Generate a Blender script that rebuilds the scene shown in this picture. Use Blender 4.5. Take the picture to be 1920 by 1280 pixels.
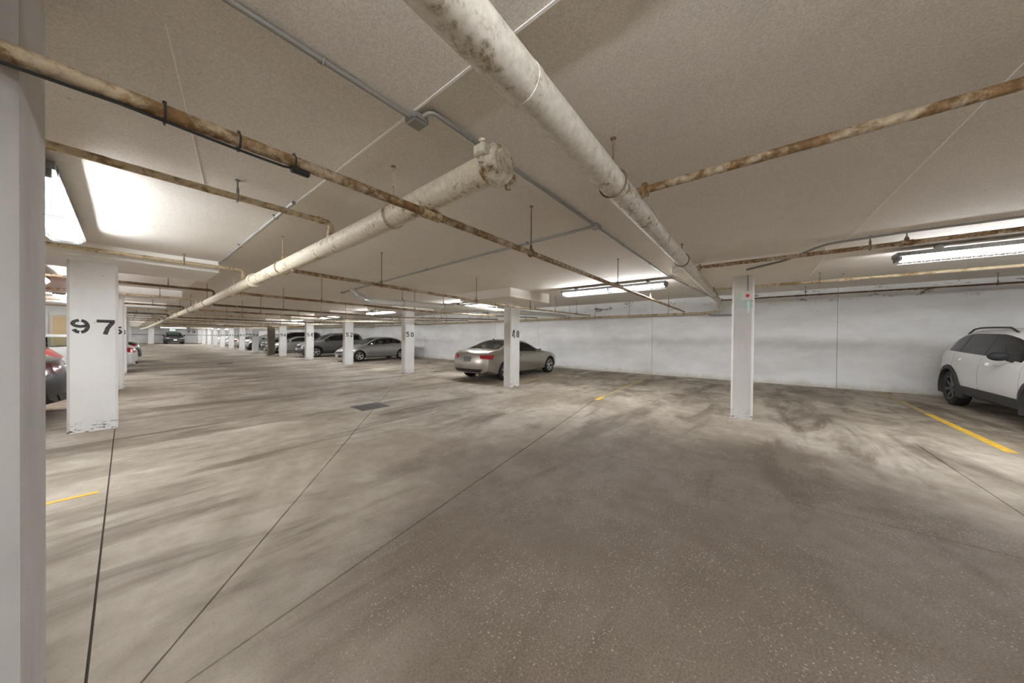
import bpy, bmesh, math, random
from mathutils import Vector, Matrix
from mathutils.bvhtree import BVHTree
random.seed(7)
sc = bpy.context.scene
COL = sc.collection
for o in list(bpy.data.objects): bpy.data.objects.remove(o)

# ------------------------------------------------------------------ camera, world, exposure
cam_d = bpy.data.cameras.new('camera'); cam = bpy.data.objects.new('camera', cam_d); COL.objects.link(cam)
cam_d.sensor_width = 36.0; cam_d.lens = 580.5 / 1920 * 36.0; cam_d.clip_start = 0.02; cam_d.clip_end = 300
right = Vector((0.62518681, -0.78042041, 0.00924305)); up = Vector((0.0, 0.01184285, 0.99992987)); back = Vector((-0.78047515, -0.62514297, 0.00740399))
cam.matrix_world = Matrix(((right.x, up.x, back.x, 0), (right.y, up.y, back.y, 0), (right.z, up.z, back.z, 1.4), (0, 0, 0, 1)))
sc.camera = cam
w = bpy.data.worlds.new('world'); sc.world = w; w.use_nodes = True
w.node_tree.nodes['Background'].inputs[0].default_value = (0.9, 0.95, 1.0, 1); w.node_tree.nodes['Background'].inputs[1].default_value = 0.05
vs = sc.view_settings; vs.view_transform = 'Standard'; vs.look = 'None'; vs.gamma = 1.0; vs.use_curve_mapping = False; vs.exposure = 2.16
sc.cycles.diffuse_bounces = 6; sc.cycles.max_bounces = 10
TUBE_STRENGTH = 46.0

# ------------------------------------------------------------------ levels of the place
X_COL, X_WALL, X_STEP, Z_LOW = 6.85, 12.7, 1.0, 2.65
def zf(x, y=0.0):
    return max(0.0, (x - X_COL) * 0.0145) + max(0.0, y - 40.0) * 0.011
def zc(x):
    if x < X_STEP: return Z_LOW
    return 2.68 if x < 6.5 else 2.68 + (x - 6.5) / 6.2 * 0.27

# ------------------------------------------------------------------ mesh helpers
def new_obj(name, bm, mat=None, parent=None, smooth=False, angle=None):
    me = bpy.data.meshes.new(name)
    bmesh.ops.recalc_face_normals(bm, faces=bm.faces[:])
    bm.to_mesh(me); bm.free()
    o = bpy.data.objects.new(name, me); COL.objects.link(o)
    for m in (mat if isinstance(mat, (list, tuple)) else [mat]):
        if m: me.materials.append(m)
    if smooth:
        me.polygons.foreach_set('use_smooth', [True] * len(me.polygons))
        me.set_sharp_from_angle(angle=math.radians(angle or 40))
    if parent: o.parent = parent
    return o
def empty(name, loc, rot=(0, 0, 0)):
    o = bpy.data.objects.new(name, None); COL.objects.link(o); o.location = loc; o.rotation_euler = rot
    o.empty_display_size = 0.1
    return o
def tag(o, label=None, cat=None, group=None, kind=None):
    if label: o['label'] = label
    if cat: o['category'] = cat
    if group: o['group'] = group
    if kind: o['kind'] = kind
    return o
def box(bm, lo, hi):
    vs_ = [bm.verts.new((x, y, z)) for z in (lo[2], hi[2]) for y in (lo[1], hi[1]) for x in (lo[0], hi[0])]
    for f in ((0, 2, 3, 1), (4, 5, 7, 6), (0, 1, 5, 4), (2, 6, 7, 3), (0, 4, 6, 2), (1, 3, 7, 5)):
        bm.faces.new([vs_[i] for i in f])
    return vs_
def rbox(bm, lo, hi, r, seg=2):
    v = box(bm, lo, hi)
    es = set(e for a in v for e in a.link_edges)
    bmesh.ops.bevel(bm, geom=list(es), offset=r, segments=seg, affect='EDGES')
def ring_frame(d):
    d = d.normalized(); a = Vector((0, 0, 1)) if abs(d.z) < 0.9 else Vector((1, 0, 0))
    u = d.cross(a).normalized(); return u, d.cross(u).normalized()
def tube(bm, pts, r, n=12, cap=True, radii=None):
    pts = [Vector(p) for p in pts]; rings = []
    for i, p in enumerate(pts):
        if i == 0: d = pts[1] - p
        elif i == len(pts) - 1: d = p - pts[i - 1]
        else: d = (pts[i + 1] - p).normalized() + (p - pts[i - 1]).normalized()
        u, v = ring_frame(d)
        if rings:
            pu = prev; u = (pu - d.normalized() * pu.dot(d.normalized())).normalized(); v = d.normalized().cross(u)
        prev = u
        rr = radii[i] if radii else r
        rings.append([bm.verts.new(p + (u * math.cos(2 * math.pi * k / n) + v * math.sin(2 * math.pi * k / n)) * rr) for k in range(n)])
    for a, b in zip(rings, rings[1:]):
        for k in range(n): bm.faces.new((a[k], a[(k + 1) % n], b[(k + 1) % n], b[k]))
    if cap:
        bm.faces.new(rings[0][::-1]); bm.faces.new(rings[-1])
def fillet(pts, r=0.06, n=5):
    pts = [Vector(p) for p in pts]; out = [pts[0]]
    for a, b, c in zip(pts, pts[1:], pts[2:]):
        d1 = (a - b); d2 = (c - b); rr = min(r, d1.length * .45, d2.length * .45)
        p0 = b + d1.normalized() * rr; p1 = b + d2.normalized() * rr
        for k in range(n + 1):
            t = k / n; out.append(p0 * (1 - t) ** 2 + b * 2 * t * (1 - t) + p1 * t * t)
    return out + [pts[-1]]
def lathe(bm, prof, n, M):
    """prof: list of (axial, radius); axis local z; M places it"""
    rings = [[bm.verts.new(M @ Vector((r * math.cos(2 * math.pi * k / n), r * math.sin(2 * math.pi * k / n), a))) for k in range(n)] for a, r in prof]
    for a, b in zip(rings, rings[1:]):
        for k in range(n): bm.faces.new((a[k], a[(k + 1) % n], b[(k + 1) % n], b[k]))
    return rings
def axis_matrix(p, d):
    d = Vector(d).normalized(); u, v = ring_frame(d)
    return Matrix(((u.x, v.x, d.x, p[0]), (u.y, v.y, d.y, p[1]), (u.z, v.z, d.z, p[2]), (0, 0, 0, 1)))
def torus(bm, p, axis, R, r, n=16, m=6):
    M = axis_matrix(p, axis); rings = []
    for i in range(n):
        a = 2 * math.pi * i / n
        rings.append([bm.verts.new(M @ Vector(((R + r * math.cos(2 * math.pi * k / m)) * math.cos(a), (R + r * math.cos(2 * math.pi * k / m)) * math.sin(a), r * math.sin(2 * math.pi * k / m)))) for k in range(m)])
    for i in range(n):
        a, b = rings[i], rings[(i + 1) % n]
        for k in range(m): bm.faces.new((a[k], a[(k + 1) % m], b[(k + 1) % m], b[k]))

# ------------------------------------------------------------------ materials
def sock(nt, x):
    return x
def nodes(mat): return mat.node_tree.nodes, mat.node_tree.links
class Mat:
    def __init__(s, name):
        s.m = bpy.data.materials.new(name); s.m.use_nodes = True
        s.n = s.m.node_tree.nodes; s.l = s.m.node_tree.links
        s.b = s.n['Principled BSDF']
        g = s.n.new('ShaderNodeNewGeometry'); s.pos = g.outputs['Position']
        t = s.n.new('ShaderNodeTexCoord'); s.obj = t.outputs['Object']
    def lk(s, a, b):
        if hasattr(a, 'is_output') or hasattr(a, 'links'): s.l.new(a, b)
        else: b.default_value = a if not isinstance(a, tuple) or len(a) == 4 else (*a, 1.0)
    def noise(s, scale, detail=4, rough=.55, vec=None, dist=0.0, out='Fac'):
        n = s.n.new('ShaderNodeTexNoise'); n.inputs['Scale'].default_value = scale; n.inputs['Detail'].default_value = detail
        n.inputs['Roughness'].default_value = rough; n.inputs['Distortion'].default_value = dist
        s.l.new(vec or s.pos, n.inputs['Vector']); return n.outputs[out]
    def voro(s, scale, vec=None, feature='F1'):
        n = s.n.new('ShaderNodeTexVoronoi'); n.inputs['Scale'].default_value = scale; n.feature = feature
        s.l.new(vec or s.pos, n.inputs['Vector']); return n
    def stretch(s, sx, sy, sz, rot=0.0, vec=None, loc=(0, 0, 0)):
        n = s.n.new('ShaderNodeMapping'); n.inputs['Scale'].default_value = (sx, sy, sz); n.inputs['Rotation'].default_value = (0, 0, rot)
        n.inputs['Location'].default_value = loc
        s.l.new(vec or s.pos, n.inputs['Vector']); return n.outputs[0]
    def ramp(s, f, a, b, lo=0.0, hi=1.0):
        n = s.n.new('ShaderNodeMapRange'); n.interpolation_type = 'SMOOTHSTEP'
        n.inputs['From Min'].default_value = a; n.inputs['From Max'].default_value = b; n.inputs['To Min'].default_value = lo; n.inputs['To Max'].default_value = hi
        s.l.new(f, n.inputs['Value']); return n.outputs[0]
    def math(s, op, a, b=0.0):
        n = s.n.new('ShaderNodeMath'); n.operation = op
        s.lk(a, n.inputs[0]); s.lk(b, n.inputs[1]); return n.outputs[0]
    def mix(s, f, a, b, mode='MIX'):
        n = s.n.new('ShaderNodeMix'); n.data_type = 'RGBA'; n.blend_type = mode
        s.lk(f, n.inputs['Factor']); s.lk(a, n.inputs['A']) if False else None
        ia, ib = n.inputs[6], n.inputs[7]
        s.lk(a, ia); s.lk(b, ib); return n.outputs[2]
    def xyz(s, vec=None):
        n = s.n.new('ShaderNodeSeparateXYZ'); s.l.new(vec or s.pos, n.inputs[0]); return n.outputs
    def bump(s, h, strength=.3, dist=.01):
        n = s.n.new('ShaderNodeBump'); n.inputs['Strength'].default_value = strength; n.inputs['Distance'].default_value = dist
        s.l.new(h, n.inputs['Height']); s.l.new(n.outputs[0], s.b.inputs['Normal'])
    def done(s, color=None, rough=.6, metal=0.0, spec=None):
        if color is not None: s.lk(color, s.b.inputs['Base Color'])
        s.lk(rough, s.b.inputs['Roughness']); s.lk(metal, s.b.inputs['Metallic'])
        if spec is not None: s.b.inputs['Specular IOR Level'].default_value = spec
        return s.m
def plain(name, color, rough=.5, metal=0.0, spec=None):
    m = Mat(name); return m.done(color, rough, metal, spec)
def emit(name, color, strength):
    m = Mat(name); m.b.inputs['Emission Color'].default_value = (*color, 1); m.b.inputs['Emission Strength'].default_value = strength
    return m.done(color, .5)

def mat_floor():
    m = Mat('worn_concrete_floor')
    big = m.noise(.45, 5, .6, dist=.6)
    streak = m.noise(1.0, 6, .62, vec=m.stretch(.35, 1.5, 1, .12), dist=.8)
    fine = m.noise(95, 6, .8)
    mid = m.noise(5, 5, .65)
    c = m.mix(m.ramp(big, .36, .66), (.31, .26, .20), (.52, .462, .388))
    c = m.mix(m.ramp(streak, .48, .68), c, (.16, .127, .094))
    c = m.mix(m.ramp(m.noise(1.7, 6, .7, vec=m.stretch(.5, 1.8, 1, -.2, loc=(9.3, 1.7, 0)), dist=1.2), .62, .78), c, (.60, .56, .50))
    c = m.mix(m.ramp(mid, .3, .75, 0, .35), c, (.20, .168, .13))
    # polished, dirt-dark turning area with exposed aggregate, plus dimmer light there painted in
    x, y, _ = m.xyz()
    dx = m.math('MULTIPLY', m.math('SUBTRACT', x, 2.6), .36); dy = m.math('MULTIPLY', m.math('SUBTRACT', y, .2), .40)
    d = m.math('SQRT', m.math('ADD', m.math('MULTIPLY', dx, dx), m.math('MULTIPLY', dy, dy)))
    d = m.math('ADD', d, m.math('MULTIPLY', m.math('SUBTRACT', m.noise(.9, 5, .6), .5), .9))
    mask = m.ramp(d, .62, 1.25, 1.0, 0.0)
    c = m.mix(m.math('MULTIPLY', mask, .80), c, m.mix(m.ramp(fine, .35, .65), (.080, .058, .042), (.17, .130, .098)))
    nv_ = m.noise(60, 3, .6, out='Color'); wv = m.n.new('ShaderNodeVectorMath'); wv.operation = 'MULTIPLY_ADD'; m.l.new(nv_, wv.inputs[0]); wv.inputs[1].default_value = (.022, .022, .022); m.l.new(m.pos, wv.inputs[2])
    v = m.voro(62, vec=wv.outputs[0])
    cell = m.ramp(m.noise(1.5, 5, .65), .40, .56, .12, 1)
    speck = m.math('MULTIPLY', m.ramp(v.outputs['Distance'], .16, .30, 1, 0), m.math('MULTIPLY', mask, cell))
    sep = m.xyz(v.outputs['Color'])[0]
    speck = m.math('MULTIPLY', speck, m.ramp(sep, .35, .7))
    c = m.mix(m.math('MULTIPLY', speck, .8), c, (.50, .43, .35))
    # oil and tyre dirt in the right-hand stalls
    st = m.math('MULTIPLY', m.ramp(m.noise(1.1, 6, .65, dist=1.0), .46, .66), m.ramp(x, 6.9, 8.2))
    c = m.mix(m.math('MULTIPLY', st, .62), c, (.10, .077, .052))
    c = m.mix(m.ramp(fine, .3, .72, .18, 0), c, (.04, .03, .02))
    m.bump(m.math('ADD', fine, m.math('MULTIPLY', mid, .5)), .12, .004)
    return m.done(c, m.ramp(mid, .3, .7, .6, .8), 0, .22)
def mat_ceiling():
    m = Mat('grey_painted_concrete_ceiling')
    c = m.mix(m.ramp(m.noise(.5, 5, .6), .35, .7), (.79, .735, .66), (.86, .81, .73))
    c = m.mix(m.ramp(m.noise(1.4, 6, .7, vec=m.stretch(2.2, .5, 1)), .6, .85, 0, .35), c, (.50, .44, .35))
    v = m.voro(9); sp = m.math('MULTIPLY', m.ramp(v.outputs['Distance'], .05, .10, 1, 0), m.ramp(m.noise(.8, 3), .56, .66))
    c = m.mix(m.math('MULTIPLY', sp, .7), c, (.09, .065, .045))
    g = m.noise(130, 2, .6); c = m.mix(m.ramp(g, .3, .7, .26, 0), c, (.16, .14, .12))
    m.bump(g, .18, .004)
    return m.done(c, .85, 0, .2)
def mat_wall():
    m = Mat('white_painted_concrete_wall')
    x, y, z = m.xyz()
    c = m.mix(m.ramp(m.noise(.8, 6, .65, vec=m.stretch(1, .6, 1.6)), .35, .75), (.83, .825, .815), (.66, .65, .635))
    low = m.math('ADD', z, m.math('MULTIPLY', m.math('SUBTRACT', m.noise(1.8, 5, .7), .5), .5))
    c = m.mix(m.ramp(low, .02, .32, .6, 0), c, (.38, .33, .23))
    c = m.mix(m.math('MULTIPLY', m.ramp(m.math('ABSOLUTE', m.math('SUBTRACT', low, 1.35)), .0, .28, .4, 0), m.ramp(m.noise(.25, 3), .45, .6)), c, (.42, .38, .33))
    pk = m.math('MULTIPLY', m.ramp(m.noise(2.3, 7, .75, vec=m.stretch(1, .6, 2.2)), .585, .62), m.ramp(z, 2.45, 2.75))
    c = m.mix(pk, c, (.12, .09, .07))
    dots = m.math('MULTIPLY', m.ramp(m.voro(6).outputs['Distance'], .04, .08, 1, 0), m.ramp(m.noise(1.2, 3), .5, .62))
    c = m.mix(m.math('MULTIPLY', dots, .6), c, (.25, .23, .2))
    g = m.noise(45, 4, .65); m.bump(g, .35, .006)
    return m.done(c, .75, 0, .25)
def mat_column(name, base, dirt):
    m = Mat(name)
    x, y, z = m.xyz(m.obj)
    c = m.mix(m.ramp(m.noise(1.6, 5, .65, vec=m.stretch(1.2, 1.2, .5)), .4, .75), base, dirt)
    low = m.math('MULTIPLY', m.ramp(z, .02, .22, 1, 0), m.ramp(m.noise(14, 5, .7, vec=m.stretch(1, 1, 2.4)), .56, .60))
    c = m.mix(low, c, (.13, .115, .10))
    pits = m.math('MULTIPLY', m.ramp(m.voro(11).outputs['Distance'], .05, .10, 1, 0), m.ramp(m.noise(3, 3), .52, .6))
    c = m.mix(m.math('MULTIPLY', pits, .75), c, (.12, .11, .10))
    m.bump(m.noise(60, 3, .6), .2, .003)
    return m.done(c, .65, 0, .3)
def mat_pipe(name, paint, rust, amount, rough=.55):
    m = Mat(name)
    n = m.noise(5.5, 7, .72, vec=m.stretch(1, 1, 1.3)); n2 = m.noise(28, 5, .7); n3 = m.noise(1.3, 3, .6)
    f = m.math('ADD', m.math('ADD', n, m.math('MULTIPLY', m.math('SUBTRACT', n2, .5), .5)), m.math('MULTIPLY', m.math('SUBTRACT', n3, .5), .5))
    c = m.mix(m.ramp(n2, .3, .7), paint, tuple(v * .78 for v in paint))
    c = m.mix(m.ramp(f, .62 - amount * .42, .80 - amount * .34), c, m.mix(m.ramp(n2, .35, .65), rust, tuple(v * .58 for v in rust)))
    m.bump(n2, .35, .003)
    return m.done(c, m.ramp(n2, .3, .7, rough - .1, rough + .15), 0, .35)
M_FLOOR, M_CEIL, M_WALL = mat_floor(), mat_ceiling(), mat_wall()
M_JOINT = plain('dark_joint_filler', (.055, .042, .03), .9)
M_COL = mat_column('white_painted_column', (.79, .78, .765), (.67, .655, .63))
M_COLGREY = mat_column('grey_column_paint', (.50, .475, .455), (.36, .34, .325))  # grey for the scuffed pillar beside the camera
M_COLDARK = mat_column('dark_grey_column', (.23, .205, .165), (.20, .175, .14))  # dark grey for the unnumbered column, lightly mottled
M_INK = Mat('black_stencil_paint'); M_INK = M_INK.done(M_INK.mix(M_INK.ramp(M_INK.noise(70, 4, .7), .62, .68), (.028, .027, .026), (.6, .6, .58)), .6)
M_CREAM = mat_pipe('cream_painted_pipe', (.72, .65, .50), (.36, .25, .11), .16)
M_CAP = mat_pipe('rust_stained_cap', (.74, .69, .56), (.33, .19, .08), .42)
M_WHITEPIPE = mat_pipe('off_white_painted_pipe', (.70, .66, .57), (.36, .26, .13), .20)
M_RUST = mat_pipe('rusty_brown_pipe', (.52, .42, .29), (.27, .15, .06), .58)
M_RUSTDARK = mat_pipe('dark_rusty_pipe', (.34, .26, .17), (.17, .10, .05), .75)
M_TAN = mat_pipe('tan_painted_pipe', (.62, .50, .33), (.33, .21, .09), .35)
M_GALV = plain('galvanised_steel', (.30, .285, .26), .5, .45)
M_ROD = plain('rusty_rod', (.20, .14, .085), .7, .2)
M_BLACK = plain('black_rubber', (.012, .012, .013), .7)
M_CABLE = plain('black_cable_sheath', (.02, .018, .017), .5)
M_YEL = Mat('worn_yellow_line_paint')
M_YEL = M_YEL.done(M_YEL.mix(M_YEL.ramp(M_YEL.noise(16, 6, .7), .50, .66), (.72, .43, .03), (.42, .30, .12)), .6)
M_YELOLD = Mat('faded_yellow_line_paint')
M_YELOLD = M_YELOLD.done(M_YELOLD.mix(M_YELOLD.ramp(M_YELOLD.noise(9, 6, .7), .40, .62), (.40, .29, .10), (.27, .22, .14)), .65)
M_HOUSE = plain('grey_enamel_steel', (.20, .205, .205), .5)
M_TUBE = emit('lit_fluorescent_tube', (.93, .96, 1.0), TUBE_STRENGTH)
M_WIRE = plain('grey_guard_wire', (.10, .10, .10), .5, .3)
M_DUCT = Mat('white_duct_jacket'); M_DUCT = M_DUCT.done(M_DUCT.mix(M_DUCT.noise(3, 4), (.70, .68, .63), (.58, .56, .51)), .5)
M_FOIL = plain('foil_tape', (.66, .66, .66), .3, .8)
M_CASTIRON = plain('cast_iron_grate', (.075, .06, .05), .55, .4)
M_DOOR = Mat('beige_door_paint'); M_DOOR = M_DOOR.done(M_DOOR.mix(M_DOOR.noise(2, 3), (.66, .50, .28), (.58, .43, .24)), .5)

# ------------------------------------------------------------------ floor: poured slabs between joints
def inset_poly(p, d):
    n = len(p); out = []
    cx = sum(a[0] for a in p) / n; cy = sum(a[1] for a in p) / n
    lines = []
    for i in range(n):
        a, b = p[i], p[(i + 1) % n]; ex, ey = b[0] - a[0], b[1] - a[1]; L = math.hypot(ex, ey); nx, ny = -ey / L, ex / L
        if (cx - a[0]) * nx + (cy - a[1]) * ny < 0: nx, ny = -nx, -ny
        lines.append((nx, ny, nx * a[0] + ny * a[1] + d))
    for i in range(n):
        a, b = lines[i - 1], lines[i]; det = a[0] * b[1] - a[1] * b[0]
        out.append(((a[2] * b[1] - a[1] * b[2]) / det, (a[0] * b[2] - a[2] * b[0]) / det))
    return out
Y0, Y1 = -14.0, 71.0
bm = bmesh.new()
xs, ys = [-6.2, X_COL, X_WALL + .2], [Y0, 40.0, Y1 + .2]
g = [[bm.verts.new((x, y, zf(x, y) - .014)) for x in xs] for y in ys]
for j in range(2):
    for i in range(2): bm.faces.new((g[j][i], g[j][i + 1], g[j + 1][i + 1], g[j + 1][i]))
floor = new_obj('floor', bm, M_JOINT); tag(floor, kind='structure')
slabs = [
    [(-6.2, Y0), (-.1, Y0), (-.1, 40), (-6.2, 40)],
    [(-.1, 1.75), (X_COL, 10.95), (X_COL, 40), (-.1, 40)],
    [(-.1, 1.75), (X_COL, 3.0), (X_COL, 10.95)],
    [(-.1, Y0), (3.66, Y0), (3.66, 2.42), (-.1, 1.75)],
    [(3.66, -1.7), (X_COL, -1.7), (X_COL, 3.0), (3.66, 2.42)],
    [(3.66, Y0), (X_COL, Y0), (X_COL, -1.7), (3.66, -1.7)],
    [(X_COL, Y0), (X_WALL + .1, Y0), (X_WALL + .1, 40), (X_COL, 40)],
    [(-6.2, 40), (-.1, 40), (-.1, Y1), (-6.2, Y1)], [(-.1, 40), (X_COL, 40), (X_COL, Y1), (-.1, Y1)], [(X_COL, 40), (X_WALL + .1, 40), (X_WALL + .1, Y1), (X_COL, Y1)],
]
for p in slabs:
    q = inset_poly(p, .004); q2 = inset_poly(p, .0052); bm = bmesh.new()
    a = [bm.verts.new((x, y, zf(x, y) - .02)) for x, y in q]; b = [bm.verts.new((x, y, zf(x, y) - .004)) for x, y in q]; c = [bm.verts.new((x, y, zf(x, y))) for x, y in q2]
    n = len(q); bm.faces.new(c)
    for i in range(n):
        j = (i + 1) % n; bm.faces.new((a[i], a[j], b[j], b[i])); bm.faces.new((b[i], b[j], c[j], c[i]))
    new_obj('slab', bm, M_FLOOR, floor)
# ------------------------------------------------------------------ ceiling: low slab on the left, lane slab, rising slab over the right stalls, drop panels
def ceiling_part(prof):
    bm = bmesh.new(); a = [bm.verts.new((x, Y0, z)) for x, z in prof]; b = [bm.verts.new((x, Y1 + .2, z)) for x, z in prof]; n = len(prof)
    for i in range(n): bm.faces.new((a[i], a[(i + 1) % n], b[(i + 1) % n], b[i]))
    bm.faces.new(a[::-1]); bm.faces.new(b); return tag(new_obj('ceiling', bm, M_CEIL), kind='structure')
ceil_low = ceiling_part([(-6.4, Z_LOW), (X_STEP - .008, Z_LOW), (X_STEP, Z_LOW + .006), (X_STEP, 2.9), (-6.4, 2.9)])
ceiling = ceiling_part([(X_STEP, 2.68), (6.5, 2.68), (6.5, 3.0), (X_STEP, 3.0)])
ceil_stall = ceiling_part([(6.5, 2.68), (X_WALL + .2, zc(X_WALL + .2)), (X_WALL + .2, 3.2), (6.5, 3.2)])
R_COLS = [.41, 5.6, 11.0, 16.4, 21.8, 27.0, 34.6, 39.6, 44.6, 49.5, 54.2, 58.7, 63.3, 67.9]
L_COLS = [2.2, 7.6, 13.0, 18.4, 23.8, 29.2, 34.6, 40.0, 45.4, 50.8, 56.2, 61.6]
M_PANEL = Mat('drop_panel_paint'); M_PANEL = M_PANEL.done(M_PANEL.mix(M_PANEL.ramp(M_PANEL.noise(1.5, 5), .35, .7), (.90, .88, .85), (.82, .79, .74)), .8)
for y in L_COLS[1:]:
    bm = bmesh.new(); rbox(bm, (-1.75, y - .5, 2.465), (.985, y + .9, 2.68), .012, 1); new_obj('drop_panel', bm, [M_PANEL], ceil_low)
PB = {.41: 2.575, 5.6: 2.455}
for y in R_COLS:
    zb = PB.get(y, 2.50); bm = bmesh.new(); y0 = y - (.78 if y > 1 else 1.1); y1 = y + (1.05 if y > 1 else .8)
    rbox(bm, (5.93, y0, zb), (7.75, y1, 2.80), .012, 1); new_obj('drop_panel', bm, [M_CEIL], ceil_stall)
# ------------------------------------------------------------------ walls
wr = bmesh.new(); box(wr, (X_WALL + .03, Y0, -.3), (X_WALL + .25, Y1, 3.1)); wall_r = new_obj('wall_right', wr, M_JOINT); tag(wall_r, kind='structure')
y = Y0; seams = [-7.1, -1.72, 3.25, 8.49, 11.37, 17.8, 23.2, 28.6, 34.0, 39.4, 44.8, 50.2, 55.6, 61.0, 66.4, Y1]
for s in seams:
    bm = bmesh.new(); rbox(bm, (X_WALL, y + .004, -.28), (X_WALL + .06, s - .004, 3.05), .004, 1); new_obj('panel', bm, M_WALL, wall_r); y = s
bm = bmesh.new(); box(bm, (-6.4, Y1, -.3), (X_WALL + .2, Y1 + .2, 3.1)); tag(new_obj('wall_far', bm, M_WALL), kind='structure')
bm = bmesh.new(); box(bm, (-6.4, Y0, -.3), (-6.2, Y1, 3.1)); tag(new_obj('wall_left', bm, M_WALL), kind='structure')
bm = bmesh.new(); box(bm, (-6.4, Y0 - .2, -.3), (X_WALL + .2, Y0, 3.1)); tag(new_obj('wall_near', bm, M_WALL), kind='structure')
bm = bmesh.new(); box(bm, (-6.2, 21.4, 0), (-.75, 21.6, 2.66)); tag(new_obj('wall_stair', bm, M_WALL), kind='structure')
# dark rail mark along the far wall
bm = bmesh.new(); box(bm, (-6.2, Y1 - .06, zf(0, Y1) + 1.2), (12.0, Y1, zf(0, Y1) + 1.32)); tag(new_obj('trim_far', bm, plain('grey_wall_rail', (.27, .26, .25), .7)), kind='structure')
# beige door in the stair wall
bm = bmesh.new(); rbox(bm, (-1.75, 21.35, 0), (-.80, 21.399, 2.12), .006, 1); door = new_obj('door_1', bm, M_DOOR); tag(door, kind='structure')
bm = bmesh.new()
for lo_, hi_ in (((-1.83, 21.32, 0), (-1.75, 21.40, 2.2)), ((-.80, 21.32, 0), (-.76, 21.40, 2.2)), ((-1.75, 21.32, 2.12), (-.80, 21.40, 2.2))): box(bm, lo_, hi_)
new_obj('door_frame', bm, plain('cream_door_frame', (.62, .56, .44), .5), door)
bm = bmesh.new(); tube(bm, [(-1.66, 21.35, 1.0), (-1.66, 21.29, 1.0), (-1.54, 21.29, 1.0)], .01, 8); new_obj('door_handle', bm, M_GALV, door)
# ceiling board seams (thin raised form lines in the lane slab)
def form_line(pts, wdt=.006):
    bm = bmesh.new()
    for (a, b) in zip(pts, pts[1:]):
        a, b = Vector(a), Vector(b); d = (b - a).normalized(); s = Vector((-d.y, d.x, 0)) * wdt / 2
        q = [a - s, a + s, b + s, b - s]
        t = [bm.verts.new(v + Vector((0, 0, .004))) for v in q]; u = [bm.verts.new(v - Vector((0, 0, .003))) for v in q]
        bm.faces.new(u)
        for i in range(4): bm.faces.new((t[i], t[(i + 1) % 4], u[(i + 1) % 4], u[i]))
    return bm
M_FORM = plain('pale_form_ridge', (.90, .89, .86), .8)
for pts in ([(1.0, -.97, 2.68), (6.0, -.82, 2.68)], [(1.0, -3.9, 2.68), (5.9, -3.9, 2.68)]):
    new_obj('form_line', form_line(pts), M_FORM, ceiling)
new_obj('form_line', form_line([(.1, 1.87, Z_LOW), (.45, 3.84, Z_LOW)], .004), M_FORM, ceil_low)
new_obj('form_line', form_line([(X_STEP - .007, .2, Z_LOW), (X_STEP - .007, 7.0, Z_LOW)], .013), M_FORM, ceil_low)

# ------------------------------------------------------------------ stencilled digits
def ell(cx, cy, rx, ry, a0, a1, n=14):
    return [(cx + rx * math.cos(math.radians(a0 + (a1 - a0) * k / n)), cy + ry * math.sin(math.radians(a0 + (a1 - a0) * k / n))) for k in range(n + 1)]
def digit_strokes(c, t):
    r, h = .5 - t / 2, .5 - t / 2       # unit box 1 x 1
    q = (1 - t) / 4
    bo_ = .315 - t / 2
    SIX = [ell(.5, .5, r, h, 97, 262), ell(.5, .315, r, bo_, 135, -81), ell(.5, .5, r, h, 83, 30, 8)]
    D = {
        '0': [ell(.5, .5, r, h, 100, 260), ell(.5, .5, r, h, -80, 80)],
        '2': [ell(.5, .5 + q, r, q, 172, -50, 14), [(.78, .44), (.16, t * 1.05)], [(t * .1, t / 2), (1 - t * .1, t / 2)]],
        '3': [ell(.5, .5 + q, r, q, 160, 90), ell(.5, .5 + q, r, q, 76, -90), ell(.5, .5 - q, r, q, 90, -76), ell(.5, .5 - q, r, q, -90, -160)],
        '4': [[(.72, 1), (.72, .36)], [(.72, .24), (.72, 0)], [(.58, .97), (.10, .40)], [(0, .30), (.60, .30)], [(.84, .30), (1, .30)]],
        '5': [[(.16, 1 - t / 2), (1 - t * .4, 1 - t / 2)], [(.14, .86), (.10, .56)], ell(.48, .5 - q * .75, r, q * 1.22, 130, -82), ell(.48, .5 - q * .75, r, q * 1.22, -100, -165)],
        '6': SIX,
        '7': [[(0, 1 - t / 2), (1, 1 - t / 2)], [(.88, .80), (.60, .42), (.46, 0)]],
        '8': [ell(.5, .5 + q, r * .92, q, 100, 260), ell(.5, .5 + q, r * .92, q, -80, 80), ell(.5, .5 - q, r, q, 100, 260), ell(.5, .5 - q, r, q, -80, 80)],
        '9': [[(1 - a, 1 - b) for a, b in s] for s in SIX],
    }
    return D[c]
def digit(c, x0, z0, wd, ht, yface, thick, parent, mat=None):
    """digit on a face whose normal is -y, local coordinates of the parent"""
    bm = bmesh.new(); tu = thick / wd
    for s in digit_strokes(c, min(.34, tu)):
        P = [Vector((x0 + a * wd, z0 + b * ht)) for a, b in s]; L, Rr = [], []
        for i, p in enumerate(P):
            d = (P[min(i + 1, len(P) - 1)] - P[max(i - 1, 0)]).normalized(); nrm = Vector((-d.y, d.x)) * thick / 2
            L.append(p + nrm); Rr.append(p - nrm)
        for i in range(len(P) - 1):
            q = [L[i], L[i + 1], Rr[i + 1], Rr[i]]
            f = [bm.verts.new((v.x, yface - .0025, v.y)) for v in q]; b = [bm.verts.new((v.x, yface + .001, v.y)) for v in q]
            bm.faces.new(f)
            for k in range(4): bm.faces.new((f[k], f[(k + 1) % 4], b[(k + 1) % 4], b[k]))
    return new_obj('stencilled_digit', bm, mat or M_INK, parent)
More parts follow.
